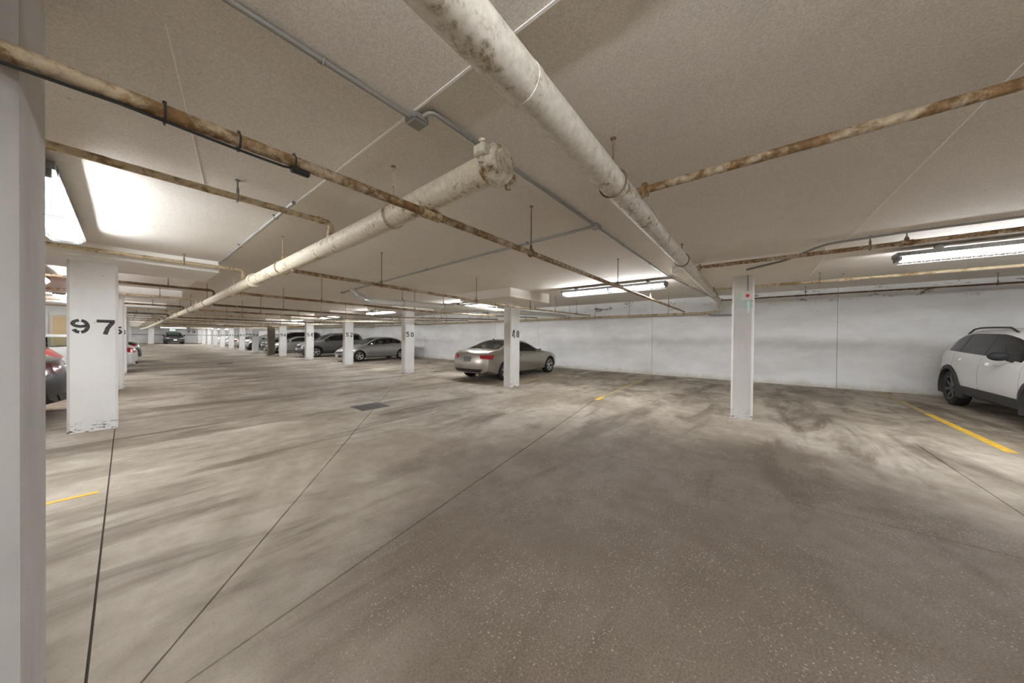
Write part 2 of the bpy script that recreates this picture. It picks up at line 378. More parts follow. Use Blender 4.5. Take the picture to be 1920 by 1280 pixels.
# ------------------------------------------------------------------ columns
def column(x, y, wx, wy, h, mat, label, num=None, group=None, style='r', z=None):
    z = zf(x, y) if z is None else z
    bm = bmesh.new(); v = box(bm, (0, 0, -.03), (wx, wy, h - z + .02))
    es = [e for e in bm.edges if abs(e.verts[0].co.z - e.verts[1].co.z) > 1]
    bmesh.ops.bevel(bm, geom=es, offset=.028, segments=1, affect='EDGES')
    o = new_obj('concrete_column', bm, mat); o.location = (x, y, z); tag(o, label, 'column', group)
    if num:
        if style == 'l': digit(num[0], .032, 1.415 - z, .165, .225, 0, .040, o); digit(num[1], .255, 1.415 - z, .165, .225, 0, .044, o)
        else: digit(num[0], .045, 1.425 - z, .135, .25, 0, .041, o); digit(num[1], .245, 1.425 - z, .135, .25, 0, .041, o)
    return o
c46 = column(6.95, .09, .45, .32, 2.60, M_COL, 'white concrete column with a small alarm box near its top, standing alone before the right wall')
nums = ['48', '50', '52', '54', '56', '58', '60', '62', '64', '66', '68', '70', '72']
near_txt = {'48': 'in front of the silver coupe', '50': 'hiding the tail of the silver sedan', '52': 'in front of the nose of the silver sedan', '54': 'in front of the grey crossover',
            '56': 'just right of the dark grey column', '58': 'just left of the dark grey column'}
for n, y in zip(nums, R_COLS[1:]):
    column(6.95, y, .43, .29, 2.52, M_COL, 'white concrete column stencilled %s %s' % (n, near_txt.get(n, 'in the far right row of columns')), n, 'columns of the right row')
column(6.95, 29.9, .45, .29, 2.7, M_COLDARK, 'dark grey concrete column without a number between columns 56 and 58')
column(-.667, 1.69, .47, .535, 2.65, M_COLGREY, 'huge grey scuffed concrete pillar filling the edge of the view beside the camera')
lnum = {7.6: '97', 13.0: '95', 18.4: '93'}
for y in L_COLS[1:]:
    xr = -.07 + .0095 * (y - 7.6)
    lab = {7.6: 'wide white concrete column stencilled 97 in black', 13.0: 'white concrete column stencilled 95 half hidden behind column 97', 18.4: 'white concrete column stencilled 93, third in the left row behind column 97'}.get(y)
    column(xr - .45, y, .45, .30, 2.50, M_COL, lab or 'white concrete column in the left row, %s behind column 97' % ('third', 'fourth', 'fifth', 'sixth', 'seventh', 'eighth', 'ninth', 'tenth')[L_COLS.index(y) - 4], lnum.get(y), 'columns of the left row', 'l')
column(1.95, 66, .55, .4, 2.6, M_COL, 'lone white column before the far end wall, left of the dark parked crossover')
# red stripe number on the far wall
far_sign = empty('wall_number', (6.05, Y1, zf(6, Y1)))
tag(far_sign, 'dark stencilled number 73 on the far end wall beside the dark crossover', 'number')
digit('7', 0, 1.55, .4, .42, -.07, .09, far_sign); digit('3', .55, 1.55, .4, .42, -.07, .09, far_sign)
# alarm box on the lone column
ab = empty('alarm_box', (7.23, .088, 0)); ab.location = (6.95, .20, 2.12)
tag(ab, 'small white alarm box with red button and pale hanging tag on lone column', 'alarm')
bm = bmesh.new(); rbox(bm, (-.06, -.10, 0), (-.001, .06, .17), .008, 1); new_obj('back_box', bm, plain('white_alarm_plastic', (.78, .77, .76), .4), ab)
bm = bmesh.new(); lathe(bm, [(0, .03), (.02, .028), (.03, .015), (.03, .0001)], 12, axis_matrix((-.06, -.02, .09), (-1, 0, 0))); new_obj('button', bm, plain('red_button', (.55, .03, .03), .4), ab)
bm = bmesh.new(); rbox(bm, (-.045, -.045, -.22), (-.03, -.015, .0), .004, 1); new_obj('hanging_tag', bm, plain('pale_mint_plastic', (.62, .85, .78), .3), ab)
bm = bmesh.new(); tube(bm, [(-.03, -.02, .165), (-.03, -.02, .46)], .009, 8); new_obj('conduit', bm, M_GALV, ab)
bm = bmesh.new(); box(bm, (-.0015, .02, 2.0), (.0005, .27, 2.28)); M_MINT = Mat('mint_tint'); M_MINT = M_MINT.done(M_MINT.mix(M_MINT.noise(9, 4), (.56, .72, .64), (.70, .74, .71)), .6)
new_obj('mint_patch', bm, M_MINT, c46)  # thin mint-tinted patch on the column's lane face

# ------------------------------------------------------------------ yellow stall lines
def line(x0, x1, y, wd, label, parts, dy=0.0):
    root = empty('stall_line', (x0, y, zf(x0))); tag(root, label, 'line')
    for a, b, m in parts:
        bm = bmesh.new()
        for lo_, hi_ in [(a, b)]:
            v = []
            for xx in (lo_, hi_):
                for s in (-1, 1): v.append((xx - x0, s * wd / 2 + dy * (xx - x0), zf(xx) - zf(x0)))
            t = [bm.verts.new((p[0], p[1], p[2] + .003)) for p in v]; u = [bm.verts.new((p[0], p[1], p[2] - .003)) for p in v]
            bm.faces.new((t[0], t[1], t[3], t[2]))
            for i, j in ((0, 1), (1, 3), (3, 2), (2, 0)): bm.faces.new((t[i], t[j], u[j], u[i]))
        new_obj('paint_stripe', bm, m, root)
line(6.88, 12.6, 2.97, .10, 'yellow stall line, bright at its end, between column 48 and the lone column', [(6.88, 7.32, M_YEL), (7.32, 12.6, M_YELOLD)], .035)
line(7.1, 12.6, -2.54, .11, 'long yellow stall line beside the white crossover', [(7.1, 9.6, M_YEL), (9.6, 12.6, M_YELOLD)], .005)
line(7.5, 12.0, 5.95, .13, 'faded yellow stall line between column 48 and the silver coupe', [(7.5, 12.0, M_YELOLD)], .06)
line(-4.6, -.15, 4.6, .06, 'yellow stall line beside the huge grey pillar', [(-4.6, -.15, M_YEL)])
line(-4.6, -.6, 10.6, .10, 'yellow stall line behind column 97 under the dark sedan', [(-4.6, -.6, M_YELOLD)])
line(1.45, 2.3, 25.8, .6, 'small faded yellow patch painted far down the drive lane', [(1.45, 2.3, M_YELOLD)])

# ------------------------------------------------------------------ floor drains
def drain(x, y, w_, d_, label):
    root = empty('floor_drain', (x, y, 0)); tag(root, label, 'drain')
    bm = bmesh.new(); f = .035
    for lo_, hi_ in (((-w_, -d_, -.012), (w_, -d_ + f, .006)), ((-w_, d_ - f, -.012), (w_, d_, .006)), ((-w_, -d_ + f, -.012), (-w_ + f, d_ - f, .006)), ((w_ - f, -d_ + f, -.012), (w_, d_ - f, .006))): box(bm, lo_, hi_)
    new_obj('frame', bm, M_CASTIRON, root)
    bm = bmesh.new(); box(bm, (-w_ + f, -d_ + f, -.006), (w_ - f, d_ - f, .0012)); new_obj('pit', bm, M_BLACK, root)
    n = 11
    for i in range(n):
        yy = -d_ + f + (2 * d_ - 2 * f) * (i + .5) / n; bm = bmesh.new(); box(bm, (-w_ + f, yy - .010, .0), (w_ - f, yy + .010, .008)); new_obj('bar', bm, M_CASTIRON, root)
    for i in (-1, 0, 1):
        bm = bmesh.new(); box(bm, (i * w_ * .5 - .012, -d_ + f, .0), (i * w_ * .5 + .012, d_ - f, .0075)); new_obj('cross_bar', bm, M_CASTIRON, root)
drain(3.13, 6.2, .29, .27, 'dark iron floor drain in the drive lane before column 50')
drain(3.25, 21.8, .3, .25, 'small dark floor drain far down the drive lane')

# ------------------------------------------------------------------ pipes
def rod_hanger(parent, p, r, ztop, ring=True, mat=None, axis=(1, 0, 0), loop=None):
    bm = bmesh.new(); tube(bm, [(p[0], p[1], p[2] + r), (p[0], p[1], ztop + .01)], .006, 8); tube(bm, [(p[0], p[1], ztop - .008), (p[0], p[1], ztop + .004)], .018, 8)
    ro = new_obj('hanger_rod', bm, mat or M_ROD, parent)
    bm = bmesh.new(); torus(bm, p, axis, r + .008, .006, 20, 6); box(bm, (p[0] - .009, p[1] - .009, p[2] + r), (p[0] + .009, p[1] + .009, p[2] + r + .05)); new_obj('hanger_ring', bm, mat or M_ROD, parent, True)
def coupling(parent, p, d, r, mat, L=.09, bolts=False, name='coupling'):
    bm = bmesh.new(); M = axis_matrix(p, d)
    lathe(bm, [(-L / 2, r), (-L / 2, r * 1.22), (-L / 2 + .014, r * 1.3), (-L * .18, r * 1.3), (-L * .14, r * 1.2), (L * .14, r * 1.2), (L * .18, r * 1.3), (L / 2 - .014, r * 1.3), (L / 2, r * 1.22), (L / 2, r)], 18, M)
    return new_obj(name, bm, mat, parent, True)
def pipe(label, cat, pts, r, mat, name='sprinkler_pipe', n=14, fil=.07, group=None):
    root = empty(name, pts[0]); tag(root, label, cat, group)
    o = Vector(pts[0]); bm = bmesh.new(); tube(bm, [Vector(p) - o for p in fillet(pts, fil)], r, n); new_obj('pipe_run', bm, mat, root, True)
    return root, o
def L_(p, o): return tuple(Vector(p) - o)
# thick main along the lane, with grooved cap at the near end
MAINX = 1.25
def main_z(y):
    T = [(1.1, 2.335), (2.45, 2.30), (5.5, 2.28), (9.7, 2.225), (27, 2.19), (46, 2.14)]
    for (a, za), (b, zb) in zip(T, T[1:]):
        if y <= b: return za + (zb - za) * (y - a) / (b - a)
    return T[-1][1]
pts = [(MAINX, y, main_z(y)) for y in (1.12, 2.45, 5.5, 9.7, 27, 44)] + [(1.05, 52, 2.12)]
mroot, mo = pipe('thick cream main pipe with a bolted end cap running down the lane ceiling', 'pipe', pts, .081, M_CREAM, 'main_pipe', 24, .3)
bm = bmesh.new(); M = axis_matrix((0, -.03, 0), (0, 1, 0))
lathe(bm, [(-.035, .0001), (-.035, .055), (-.028, .062), (-.03, .078), (-.018, .092), (0, .095), (.012, .104), (.055, .106), (.062, .094), (.085, .090), (.085, .08)], 24, M); new_obj('end_cap', bm, M_CAP, mroot, True)
for sx, sz in ((-.105, .03), (.105, -.03)):
    bm = bmesh.new(); rbox(bm, (sx - .03, -.035, sz - .028), (sx + .03, .045, sz + .028), .008, 1)
    lug = new_obj('clamp_lug', bm, M_CAP, mroot, True)
    bm = bmesh.new(); tube(bm, [(sx, .005, sz - .06), (sx, .005, sz + .06)], .010, 8); lathe(bm, [(0, .018), (.014, .018), (.014, .0001)], 6, axis_matrix((sx, .005, sz + .045), (0, 0, 1))); lathe(bm, [(0, .018), (.014, .018), (.014, .0001)], 6, axis_matrix((sx, .005, sz - .058), (0, 0, 1))); new_obj('bolt', bm, M_CREAM, mroot)
for y in (2.15, 4.75, 7.6, 10.6, 13.6, 16.6, 19.6, 22.6):
    rod_hanger(mroot, L_((MAINX, y, main_z(y)), mo), .081, 2.68 - mo.z, axis=(0, 1, 0), mat=M_TAN if y < 9 else M_ROD)
for y in (6.1, 12.1, 18.1): coupling(mroot, L_((MAINX, y, main_z(y)), mo), (0, 1, 0), .081, M_CREAM, .1)
# cross branch P1, passing just under the main
def branch_right(y0, z0, yend, zend, r, mat, label, hang, group=None, xstart=None, heads=(), name='sprinkler_pipe'):
    x0 = MAINX if xstart is None else xstart
    pts = [(x0, y0, z0), (6.0, y0 + (yend - y0) * .35, z0 + .02), (12.25, yend, zend)]
    root, o = pipe(label, 'pipe', pts, r, mat, name, 12, .5, group)
    if xstart is None:   # fitting up to the main
        zt = main_z(y0); bm = bmesh.new(); tube(bm, [L_((x0, y0, z0 - .01), o), L_((x0, y0, zt - .06), o)], r * 1.25, 10); new_obj('outlet_tee', bm, mat, root, True)
    for hx in hang:
        yy = y0 + (yend - y0) * .35 * (hx - x0) / (6 - x0) if hx < 6 else y0 + (yend - y0) * (.35 + .65 * (hx - 6) / 6.25)
        zz = z0 + .02 * (hx - x0) / (6 - x0) if hx < 6 else z0 + .02 + (zend - z0 - .02) * (hx - 6) / 6.25
        rod_hanger(root, L_((hx, yy, zz), o), r, zc(hx) - o.z)
    for hx in heads:
        yy = y0 + (yend - y0) * .35 if hx < 6.1 else y0 + (yend - y0) * (.35 + .65 * (hx - 6) / 6.25); zz = z0 + .02 + (zend - z0 - .02) * max(0, hx - 6) / 6.25
        sprinkler(root, L_((hx, yy, zz), o), r, mat)
    return root, o
def sprinkler(root, p, r, mat):
    bm = bmesh.new(); tube(bm, [(p[0], p[1], p[2] - .0), (p[0], p[1], p[2] + r + .03)], r * .8, 10); new_obj('outlet_tee', bm, mat, root, True)
    bm = bmesh.new(); b = p[2] + r + .03
    tube(bm, [(p[0], p[1], b), (p[0], p[1], b + .02)], .014, 8)
    tube(bm, [(p[0] - .006, p[1], b + .02), (p[0] - .016, p[1], b + .035), (p[0] - .006, p[1], b + .055)], .004, 6); tube(bm, [(p[0] + .006, p[1], b + .02), (p[0] + .016, p[1], b + .035), (p[0] + .006, p[1], b + .055)], .004, 6)
    lathe(bm, [(0, .0001), (0, .022), (.003, .022), (.003, .0001)], 12, axis_matrix((p[0], p[1], b + .055), (0, 0, 1)))
    new_obj('sprinkler_head', bm, M_GALV, root)
P1pts = [(-4.5, 1.42, 2.07), (-.3, 1.64, 2.184), (MAINX, 1.72, 2.225), (4.6, 1.75, 2.24), (12.25, 2.09, 2.42)]
p1, o1 = pipe('long rusty pipe crossing under the thick main from the pillar to the right wall', 'pipe', P1pts, .026, M_RUST, 'sprinkler_pipe', 14, .5)
coupling(p1, L_((MAINX + .02, 1.72, 2.225), o1), (1, 0, 0), .028, M_TAN, .14, name='tee')
bm = bmesh.new(); tube(bm, [L_((MAINX + .02, 1.72, 2.225), o1), L_((MAINX, 1.72, 2.29), o1)], .034, 12); lathe(bm, [(-.03, .03), (-.03, .055), (.03, .055), (.03, .03)], 14, axis_matrix(L_((MAINX + .01, 1.72, 2.265), o1), (0, 0, 1))); new_obj('saddle', bm, M_RUST, p1, True)
rod_hanger(p1, L_((2.44, 1.73, 2.23), o1), .026, 2.68 - o1.z); rod_hanger(p1, L_((4.85, 1.76, 2.245), o1), .026, 2.68 - o1.z); rod_hanger(p1, L_((9.2, 1.95, 2.348), o1), .026, zc(9.2) - o1.z); rod_hanger(p1, L_((-2.5, 1.525, 2.124), o1), .026, Z_LOW - o1.z)
sprinkler(p1, L_((7.1, 1.86, 2.30), o1), .026, M_RUST)
# cable strapped under P1
cb = empty('cable', (-3.0, 1.49, 2.077)); tag(cb, 'black cable strapped under the long rusty pipe near the pillar', 'cable')
bm = bmesh.new(); cpts = []
for i in range(40):
    x = -3.0 + i * (3.53 / 39); sag = .010 * abs(math.sin((x + 3.0) * 4.2)); cpts.append((x + 3.0, .053 * (x + 3.0), .0268 * (x + 3.0) + .004 - sag + (.012 if x > .45 else 0)))
tube(bm, cpts, .0055, 8); new_obj('cable_run', bm, M_CABLE, cb, True)
for x in (-1.2, .087, .29, .485):
    bm = bmesh.new(); yy = .053 * (x + 3.0) + .012; zz = .0268 * (x + 3.0) + .030; torus(bm, (x + 3.0, yy, zz), (1, 0, 0), .034, .0035, 20, 6); tube(bm, [(x + 3.0, yy, zz + .03), (x + 3.0, yy, zz + .045)], .006, 6); new_obj('strap', bm, M_CABLE, cb)
bm = bmesh.new(); rbox(bm, (3.47, .172, .078), (3.545, .20, .102), .004, 1); new_obj('cable_end', bm, M_CABLE, cb)
# other right-hand branches
branch_right(4.33, 2.185, 5.62, 2.43, .024, M_RUST, 'second rusty pipe from the thick main to the right wall, above column 48', (2.4, 4.6, 6.9, 8.6, 10.6), heads=(7.2,))
branch_right(7.15, 2.16, 8.3, 2.43, .024, M_RUST, 'third rusty pipe from the thick main, just before the white duct', (2.6, 5.0, 8.6), heads=(7.2, 10))
ordn = ['fourth', 'fifth', 'sixth', 'seventh', 'eighth', 'ninth', 'tenth', 'eleventh', 'twelfth']
for i, y in enumerate((9.7, 11.9, 14.3, 17.0, 19.8, 22.6, 25.6, 28.6, 31.8)):
    branch_right(y, main_z(y) - .11, y + 1.1, 2.43, .024, (M_RUSTDARK, M_RUST, M_TAN)[i % 3], '%s thin pipe from the thick main toward the right wall, counted from column 48' % ordn[i], (2.6, 5.2, 8.2), heads=(7.2, 10) if i < 5 else ())
# left branches: over the main, elbow down into it
lp = [(3.27, 2.51, M_TAN, 'white and rust spotted pipe passing above the lamp, elbowed down to the thick main'), (6.88, 2.525, M_TAN, 'lamp-lit tan pipe in front of column 97, elbowed down to the thick main'), (9.7, 2.44, M_RUSTDARK, 'dark rusty pipe just behind column 97, elbowed down to the thick main'),
      (12.2, 2.42, M_TAN, 'tan pipe behind column 97, second beyond it'), (15.6, 2.42, M_RUSTDARK, 'dark pipe behind column 95, third beyond column 97'), (18.6, 2.41, M_TAN, 'tan pipe near column 93, fourth beyond column 97'),
      (21.6, 2.41, M_RUSTDARK, 'dark pipe above the white parked car, fifth beyond column 97'), (24.6, 2.40, M_TAN, 'tan pipe above the black parked car, sixth beyond column 97'), (27.6, 2.40, M_RUSTDARK, 'dark pipe seventh beyond column 97'), (30.6, 2.40, M_TAN, 'tan pipe eighth beyond column 97')]
for y, z, mt, lab in lp:
    zt = main_z(y)
    root, o = pipe(lab, 'pipe', [(-5.5, y - .05, z), (MAINX, y, z), (MAINX, y, zt + .06)], .026, mt, 'sprinkler_pipe', 12, .06)
    coupling(root, L_((MAINX, y, zt + .095), o), (0, 0, 1), .028, mt, .04); coupling(root, L_((MAINX - .10, y, z), o), (1, 0, 0), .026, mt, .045, name='elbow_collar'); coupling(root, L_((MAINX, y, z - .085), o), (0, 0, 1), .026, mt, .04, name='elbow_collar')
    for hx in ((.56, -1.9) if y < 20 else (.3,)): rod_hanger(root, L_((hx, y, z), o), .026, Z_LOW - o.z, mat=M_GALV if y < 4 else M_ROD)
# thick pipe crossing the lane to the right wall, rising with the slab
BA, BB = Vector((.59, .70, 2.355)), Vector((12.3, 1.05, 2.69))
def big(x): return BA + (BB - BA) * ((x - BA.x) / (BB.x - BA.x))
broot, bo = pipe('thick off-white stained pipe crossing overhead to the right wall', 'pipe', [big(-4), big(6), BB, BB + Vector((0, 0, -.30))], .078, M_WHITEPIPE, 'main_pipe', 24, .12)
for x in (.95, 3.4, 7.0, 8.6):
    bm = bmesh.new(); lathe(bm, [(-.02, .077), (-.018, .0805), (.018, .0805), (.02, .077)], 24, axis_matrix(big(x) - bo, BB - BA)); new_obj('coupling', bm, M_WHITEPIPE, broot, True)
for x in (1.93, 4.6, 9.6): rod_hanger(broot, tuple(big(x) - bo), .078, zc(x) - bo.z, axis=tuple(BB - BA), mat=M_ROD)
coupling(broot, BB - bo + Vector((0, 0, -.13)), (0, 0, 1), .078, M_WHITEPIPE, .08, name='elbow_coupling')
# branches off it running toward the camera side
def branch_y(x, z, label, mat, hang, heads, r=.026):
    y0 = big(x).y - .06
    root, o = pipe(label, 'pipe', [(x, y0, z), (x, -9.0, z + .01)], r, mat)
    b = big(x); bm = bmesh.new(); tube(bm, [L_((x, y0 - .05, z), o), L_((x, y0 + .02, (z + b.z) / 2), o), L_(b, o)], .038, 12); lathe(bm, [(-.012, .03), (-.012, .05), (.012, .05), (.012, .03)], 14, axis_matrix(L_((x, y0 - .045, z), o), (0, 1, 0))); new_obj('outlet_tee', bm, M_RUST, root, True)
    for y in hang: rod_hanger(root, L_((x, y, z), o), r, zc(x) - o.z, axis=(0, 1, 0))
    for y in heads: coupling(root, L_((x, y, z), o), (0, 1, 0), r, mat, .11, name='tee'); sprinkler(root, L_((x, y, z), o), r, mat)
branch_y(2.30, 2.465, 'rusty brown pipe slanting overhead to the right from the thick off-white pipe', M_RUST, (-3.4,), ())
branch_y(5.6, 2.545, 'rusty pipe with a sprinkler passing above the lone column', M_RUST, (-1.02, -4), (-1.30,))
branch_y(8.5, 2.585, 'pale lamp-lit pipe behind the lone column with a sprinkler', M_TAN, (-.90, -4.2), (-1.22,))
branch_y(11.5, 2.66, 'thin dark pipe high along the right wall behind the lone column', M_RUSTDARK, (-.95, -3.9), (), .02)
# wall pipe
wp, wo = pipe('rusty tan pipe running along the top of the right wall', 'pipe', [(12.3, 1.05, 2.40), (12.3, 1.45, 2.345), (12.3, 9, 2.35), (12.3, 60, 2.36)], .04, M_TAN, 'wall_pipe', 14, .12)
for y in (2.6, 4.0, 5.4, 6.6, 9, 12, 15, 18): rod_hanger(wp, L_((12.3, y, 2.348), wo), .04, zc(12.3) - wo.z, axis=(0, 1, 0))
for y in (1.5, 3.9): coupling(wp, L_((12.3, y, 2.346), wo), (0, 1, 0), .04, M_TAN, .08)
pp, po = pipe('short grey pipe stub low beside the wall pipe elbow', 'pipe', [(12.30, 1.35, 2.345), (12.30, 1.35, 2.27), (12.45, .75, 2.27), (12.5, .42, 2.28)], .022, M_GALV, 'pipe_stub', 10, .04)
# ------------------------------------------------------------------ conduits
def conduit(label, pts, boxes=(), clips=(), r=.0135, fil=.08):
    root, o = pipe(label, 'conduit', pts, r, M_GALV, 'conduit', 10, fil)
    for p in boxes:
        bm = bmesh.new(); rbox(bm, (p[0] - o.x - .05, p[1] - o.y - .05, p[2] - o.z - .025), (p[0] - o.x + .05, p[1] - o.y + .05, p[2] - o.z + .025), .012, 2); new_obj('junction_box', bm, M_GALV, root, True)
    for p, ax in clips:
        bm = bmesh.new(); torus(bm, L_(p, o), ax, r + .003, .004, 12, 6)
        s = Vector((-ax[1], ax[0], 0)) * .022; q = Vector(p) - o; box(bm, tuple(q + s - Vector((.012, .012, -r * .3))), tuple(q + s + Vector((.012, .012, r)))); new_obj('clip', bm, M_GALV, root)
conduit('grey conduit along the low ceiling from the pillar to the slab step', [(-5, 1.535, Z_LOW - .018), (.97, 1.535, Z_LOW - .018), (1.02, 1.535, Z_LOW - .018)], [], [((.55, 1.535, Z_LOW - .018), (1, 0, 0)), ((-1.5, 1.535, Z_LOW - .018), (1, 0, 0))])
lb = conduit('grey conduit from the slab step to the right wall, with a star-stained junction box', [(1.04, 1.53, Z_LOW - .02), (1.05, 1.43, 2.655), (3.27, 1.44, 2.662), (6.5, 1.42, 2.662), (12.4, 1.36, zc(12.4) - .016)], [(3.27, 1.44, 2.66), (1.03, 1.53, Z_LOW - .02)], [((1.35, 1.43, 2.66), (1, 0, 0)), ((1.75, 1.43, 2.66), (1, 0, 0)), ((4.1, 1.43, 2.66), (1, 0, 0)), ((5.4, 1.43, 2.66), (1, 0, 0))], fil=.07)
conduit('thin grey conduit from the junction box along the lane toward the white duct', [(3.27, 1.49, 2.662), (3.36, 3.3, 2.662), (3.8, 9.1, 2.662)], [(3.8, 9.12, 2.66)], [((3.31, 2.4, 2.66), (0, 1, 0)), ((3.47, 4.8, 2.66), (0, 1, 0))])
conduit('short grey conduit on the low slab step between the two pipe elbows', [(.965, 3.35, Z_LOW - .018), (.985, 7.1, Z_LOW - .018)], [], [((.968, 3.9, Z_LOW - .018), (0, 1, 0)), ((.975, 5.5, Z_LOW - .018), (0, 1, 0))], .016)
conduit('grey conduit above the sprinkler pipe near the lone column', [(6.3, .18, 2.558), (5.88, -.28, 2.558), (5.62, -.62, 2.655), (5.58, -1.2, 2.665), (5.6, -6, 2.665)], [], [((5.6, -2.1, 2.665), (0, 1, 0))], .014, .12)

# ------------------------------------------------------------------ white duct
def duct(x0, x1, y, z0, z1, r, label):
    root = empty('duct', (x0, y, z0)); tag(root, label, 'duct')
    bm = bmesh.new(); tube(bm, [(0, 0, 0), (x1 - x0, 0, z1 - z0)], r, 20); new_obj('jacket', bm, M_DUCT, root, True)
    bm = bmesh.new(); tube(bm, [(.05, 0, 0), (-.10, 0, .03), (-.24, 0, .10), (-.36, 0, .22)], r, 14, True, [r * 1.04, r * 1.12, r * .8, r * .3])
    for v in bm.verts: v.co += Vector((random.uniform(-.015, .015), random.uniform(-.015, .015), random.uniform(-.015, .015)))
    new_obj('wrapped_end', bm, M_FOIL, root)
    for k in range(5):
        x = .6 + k * (x1 - x0 - 1) / 5; zz = (z1 - z0) * x / (x1 - x0); bm = bmesh.new(); lathe(bm, [(-.06, r * 1.01), (-.055, r * 1.03), (.055, r * 1.03), (.06, r * 1.01)], 20, axis_matrix((x, 0, zz), (x1 - x0, 0, z1 - z0))); new_obj('tape_band', bm, M_FOIL, root, True)
    for x in (.9, 2.2, 4.5): rod_hanger(root, (x, 0, (z1 - z0) * x / (x1 - x0)), r, zc(x0 + x) - z0)
duct(3.50, 12.65, 7.1, 2.262, 2.50, .08, 'thick white wrapped duct crossing the ceiling between columns 48 and 50')
duct(3.7, 12.65, 24.6, 2.30, 2.30, .10, 'white duct crossing the ceiling above the dark grey column')
duct(3.8, 12.65, 40.6, 2.36, 2.36, .10, 'white duct crossing the ceiling far away near column 64')

# ------------------------------------------------------------------ fluorescent fixtures
def fixture_proto():
    root = empty('fluorescent_fixture', (0, 0, 0)); DZ = .07
    bm = bmesh.new(); L = 1.22
    pr = [(-.12, -DZ), (-.12, -.055 - DZ), (-.04, -.062 - DZ), (.04, -.062 - DZ), (.12, -.055 - DZ), (.12, -DZ)]
    a = [bm.verts.new((x, -L, z)) for x, z in pr]; b = [bm.verts.new((x, L, z)) for x, z in pr]
    for i in range(6): bm.faces.new((a[i], a[(i + 1) % 6], b[(i + 1) % 6], b[i]))
    bm.faces.new(a); bm.faces.new(b[::-1]); new_obj('housing', bm, M_HOUSE, root)
    for sx in (-.078, .078):
        for sy in (-1, 1):
            bm = bmesh.new(); y0, y1 = (-1.17, -.03) if sy < 0 else (.03, 1.17)
            tube(bm, [(sx, y0, -.088 - DZ), (sx, y1, -.088 - DZ)], .013, 10); new_obj('tube', bm, M_TUBE, root)
    for y in (-1.19, 0, 1.19):
        bm = bmesh.new(); rbox(bm, (-.105, y - .022, -.108 - DZ), (.105, y + .022, -.03 - DZ), .006, 1); new_obj('lamp_holder', bm, M_HOUSE, root)
    for y in (-.85, .85):
        bm = bmesh.new(); rbox(bm, (-.05, y - .03, -DZ - .004), (.05, y + .03, .004), .006, 1); new_obj('bracket', bm, M_GALV, root)
    bm = bmesh.new()
    arc = [(x_, z_ - DZ) for x_, z_ in ((-.125, -.02), (-.13, -.09), (-.09, -.135), (.09, -.135), (.13, -.09), (.125, -.02))]
    for k in range(31):
        y = -1.2 + 2.4 * k / 30; tube(bm, [(x, y, z) for x, z in arc], .0018, 4, False)
    for x, z in arc[1:-1]: tube(bm, [(x, -1.2, z), (x, 1.2, z)], .002, 4, False)
    new_obj('wire_guard', bm, M_WIRE, root)
    return root
def copy_thing(root):
    r = root.copy(); COL.objects.link(r)
    for ch in list(root.children):
        c = ch.copy(); COL.objects.link(c); c.parent = r
        for g_ in ch.children:
            d = g_.copy(); COL.objects.link(d); d.parent = c
    return r
fx = fixture_proto(); first = True
FX = [(-.42, 4.98, Z_LOW, 0, 'twin-tube caged lamp close above column 97 on the left, beside the pillar', None),
      (7.02, 2.74, 2.703, 0, 'caged tube lamp over the empty stall left of the lone column', None),
      (6.62, -2.65, 2.685, 0, 'caged tube lamp over the white crossover at the edge of the view', None),
      (7.85, 8.05, 2.735, 0, 'caged tube lamp above the silver coupe, behind the white duct', None),
      (7.4, 13.75, 2.72, 0, 'caged tube lamp between columns 50 and 52', None),
      (7.4, 19.5, 2.72, 0, 'caged tube lamp above the silver sedan behind column 52', None)]
for y, lab_ in zip((24.6, 30.9, 37.0, 42.2, 47.2, 52.0, 56.6, 61.0), ('fifth', 'sixth', 'seventh', 'eighth', 'ninth', 'tenth', 'eleventh', 'twelfth')):
    FX.append((7.4, y, 2.72, 0, '%s caged tube lamp of the right row, counted from the lone column' % lab_, None))
for k, y in enumerate((10.3, 15.7, 18.9, 26.5, 31.9, 37.3, 42.7, 48.1, 53.5)):
    FX.append((-1.1, y, Z_LOW, 0, 'caged tube lamp over the left stalls, %s beyond column 97' % ('first', 'second', 'third', 'fourth', 'fifth', 'sixth', 'seventh', 'eighth', 'ninth')[k], None))
FX += [(-.42, -.5, Z_LOW, 0, 'first added caged tube lamp, unseen behind the camera on the left', None), (-.42, -5.9, Z_LOW, 0, 'second added caged tube lamp, unseen behind the camera on the left', None), (7.0, -8.0, 2.70, 0, 'added caged tube lamp on the right, unseen behind the camera', None)]  # lamp rows carried on unseen behind the camera, added for their light
FX += [(x_, 66.5, Z_LOW if x_ < 0 else 2.72, math.pi / 2, 'added caged tube lamp brightening the far end wall, ' + ('behind the left column row' if x_ < 0 else 'behind the right column row'), None) for x_ in (-1.5, 9.2)]  # two unseen lamps added to brighten the far end wall
FX.append((4.1, 62.5, 2.68, math.pi / 2, 'far caged tube lamp lying across the lane before the end wall', None))
for x, y, z, rz, lab, grp in FX:
    o = fx if first else copy_thing(fx); first = False
    o.location = (x, y, z); o.rotation_euler = (0, 0, rz); tag(o, lab, 'lamp', grp)
# exit sign
ex = empty('exit_sign', (4.35, 68.0, 2.18)); tag(ex, 'small lit green exit sign above the far dark crossover', 'sign')
bm = bmesh.new(); rbox(bm, (-.30, -.05, .0), (.30, .05, .22), .01, 1); new_obj('sign_body', bm, M_HOUSE, ex)
bm = bmesh.new(); box(bm, (-.27, -.058, .02), (.27, -.0505, .20)); new_obj('lit_face', bm, emit('lit_green_sign', (.25, .95, .65), 2.2), ex)
bm = bmesh.new(); tube(bm, [(0, 0, .22), (0, 0, .505)], .012, 8); new_obj('stem', bm, M_GALV, ex)

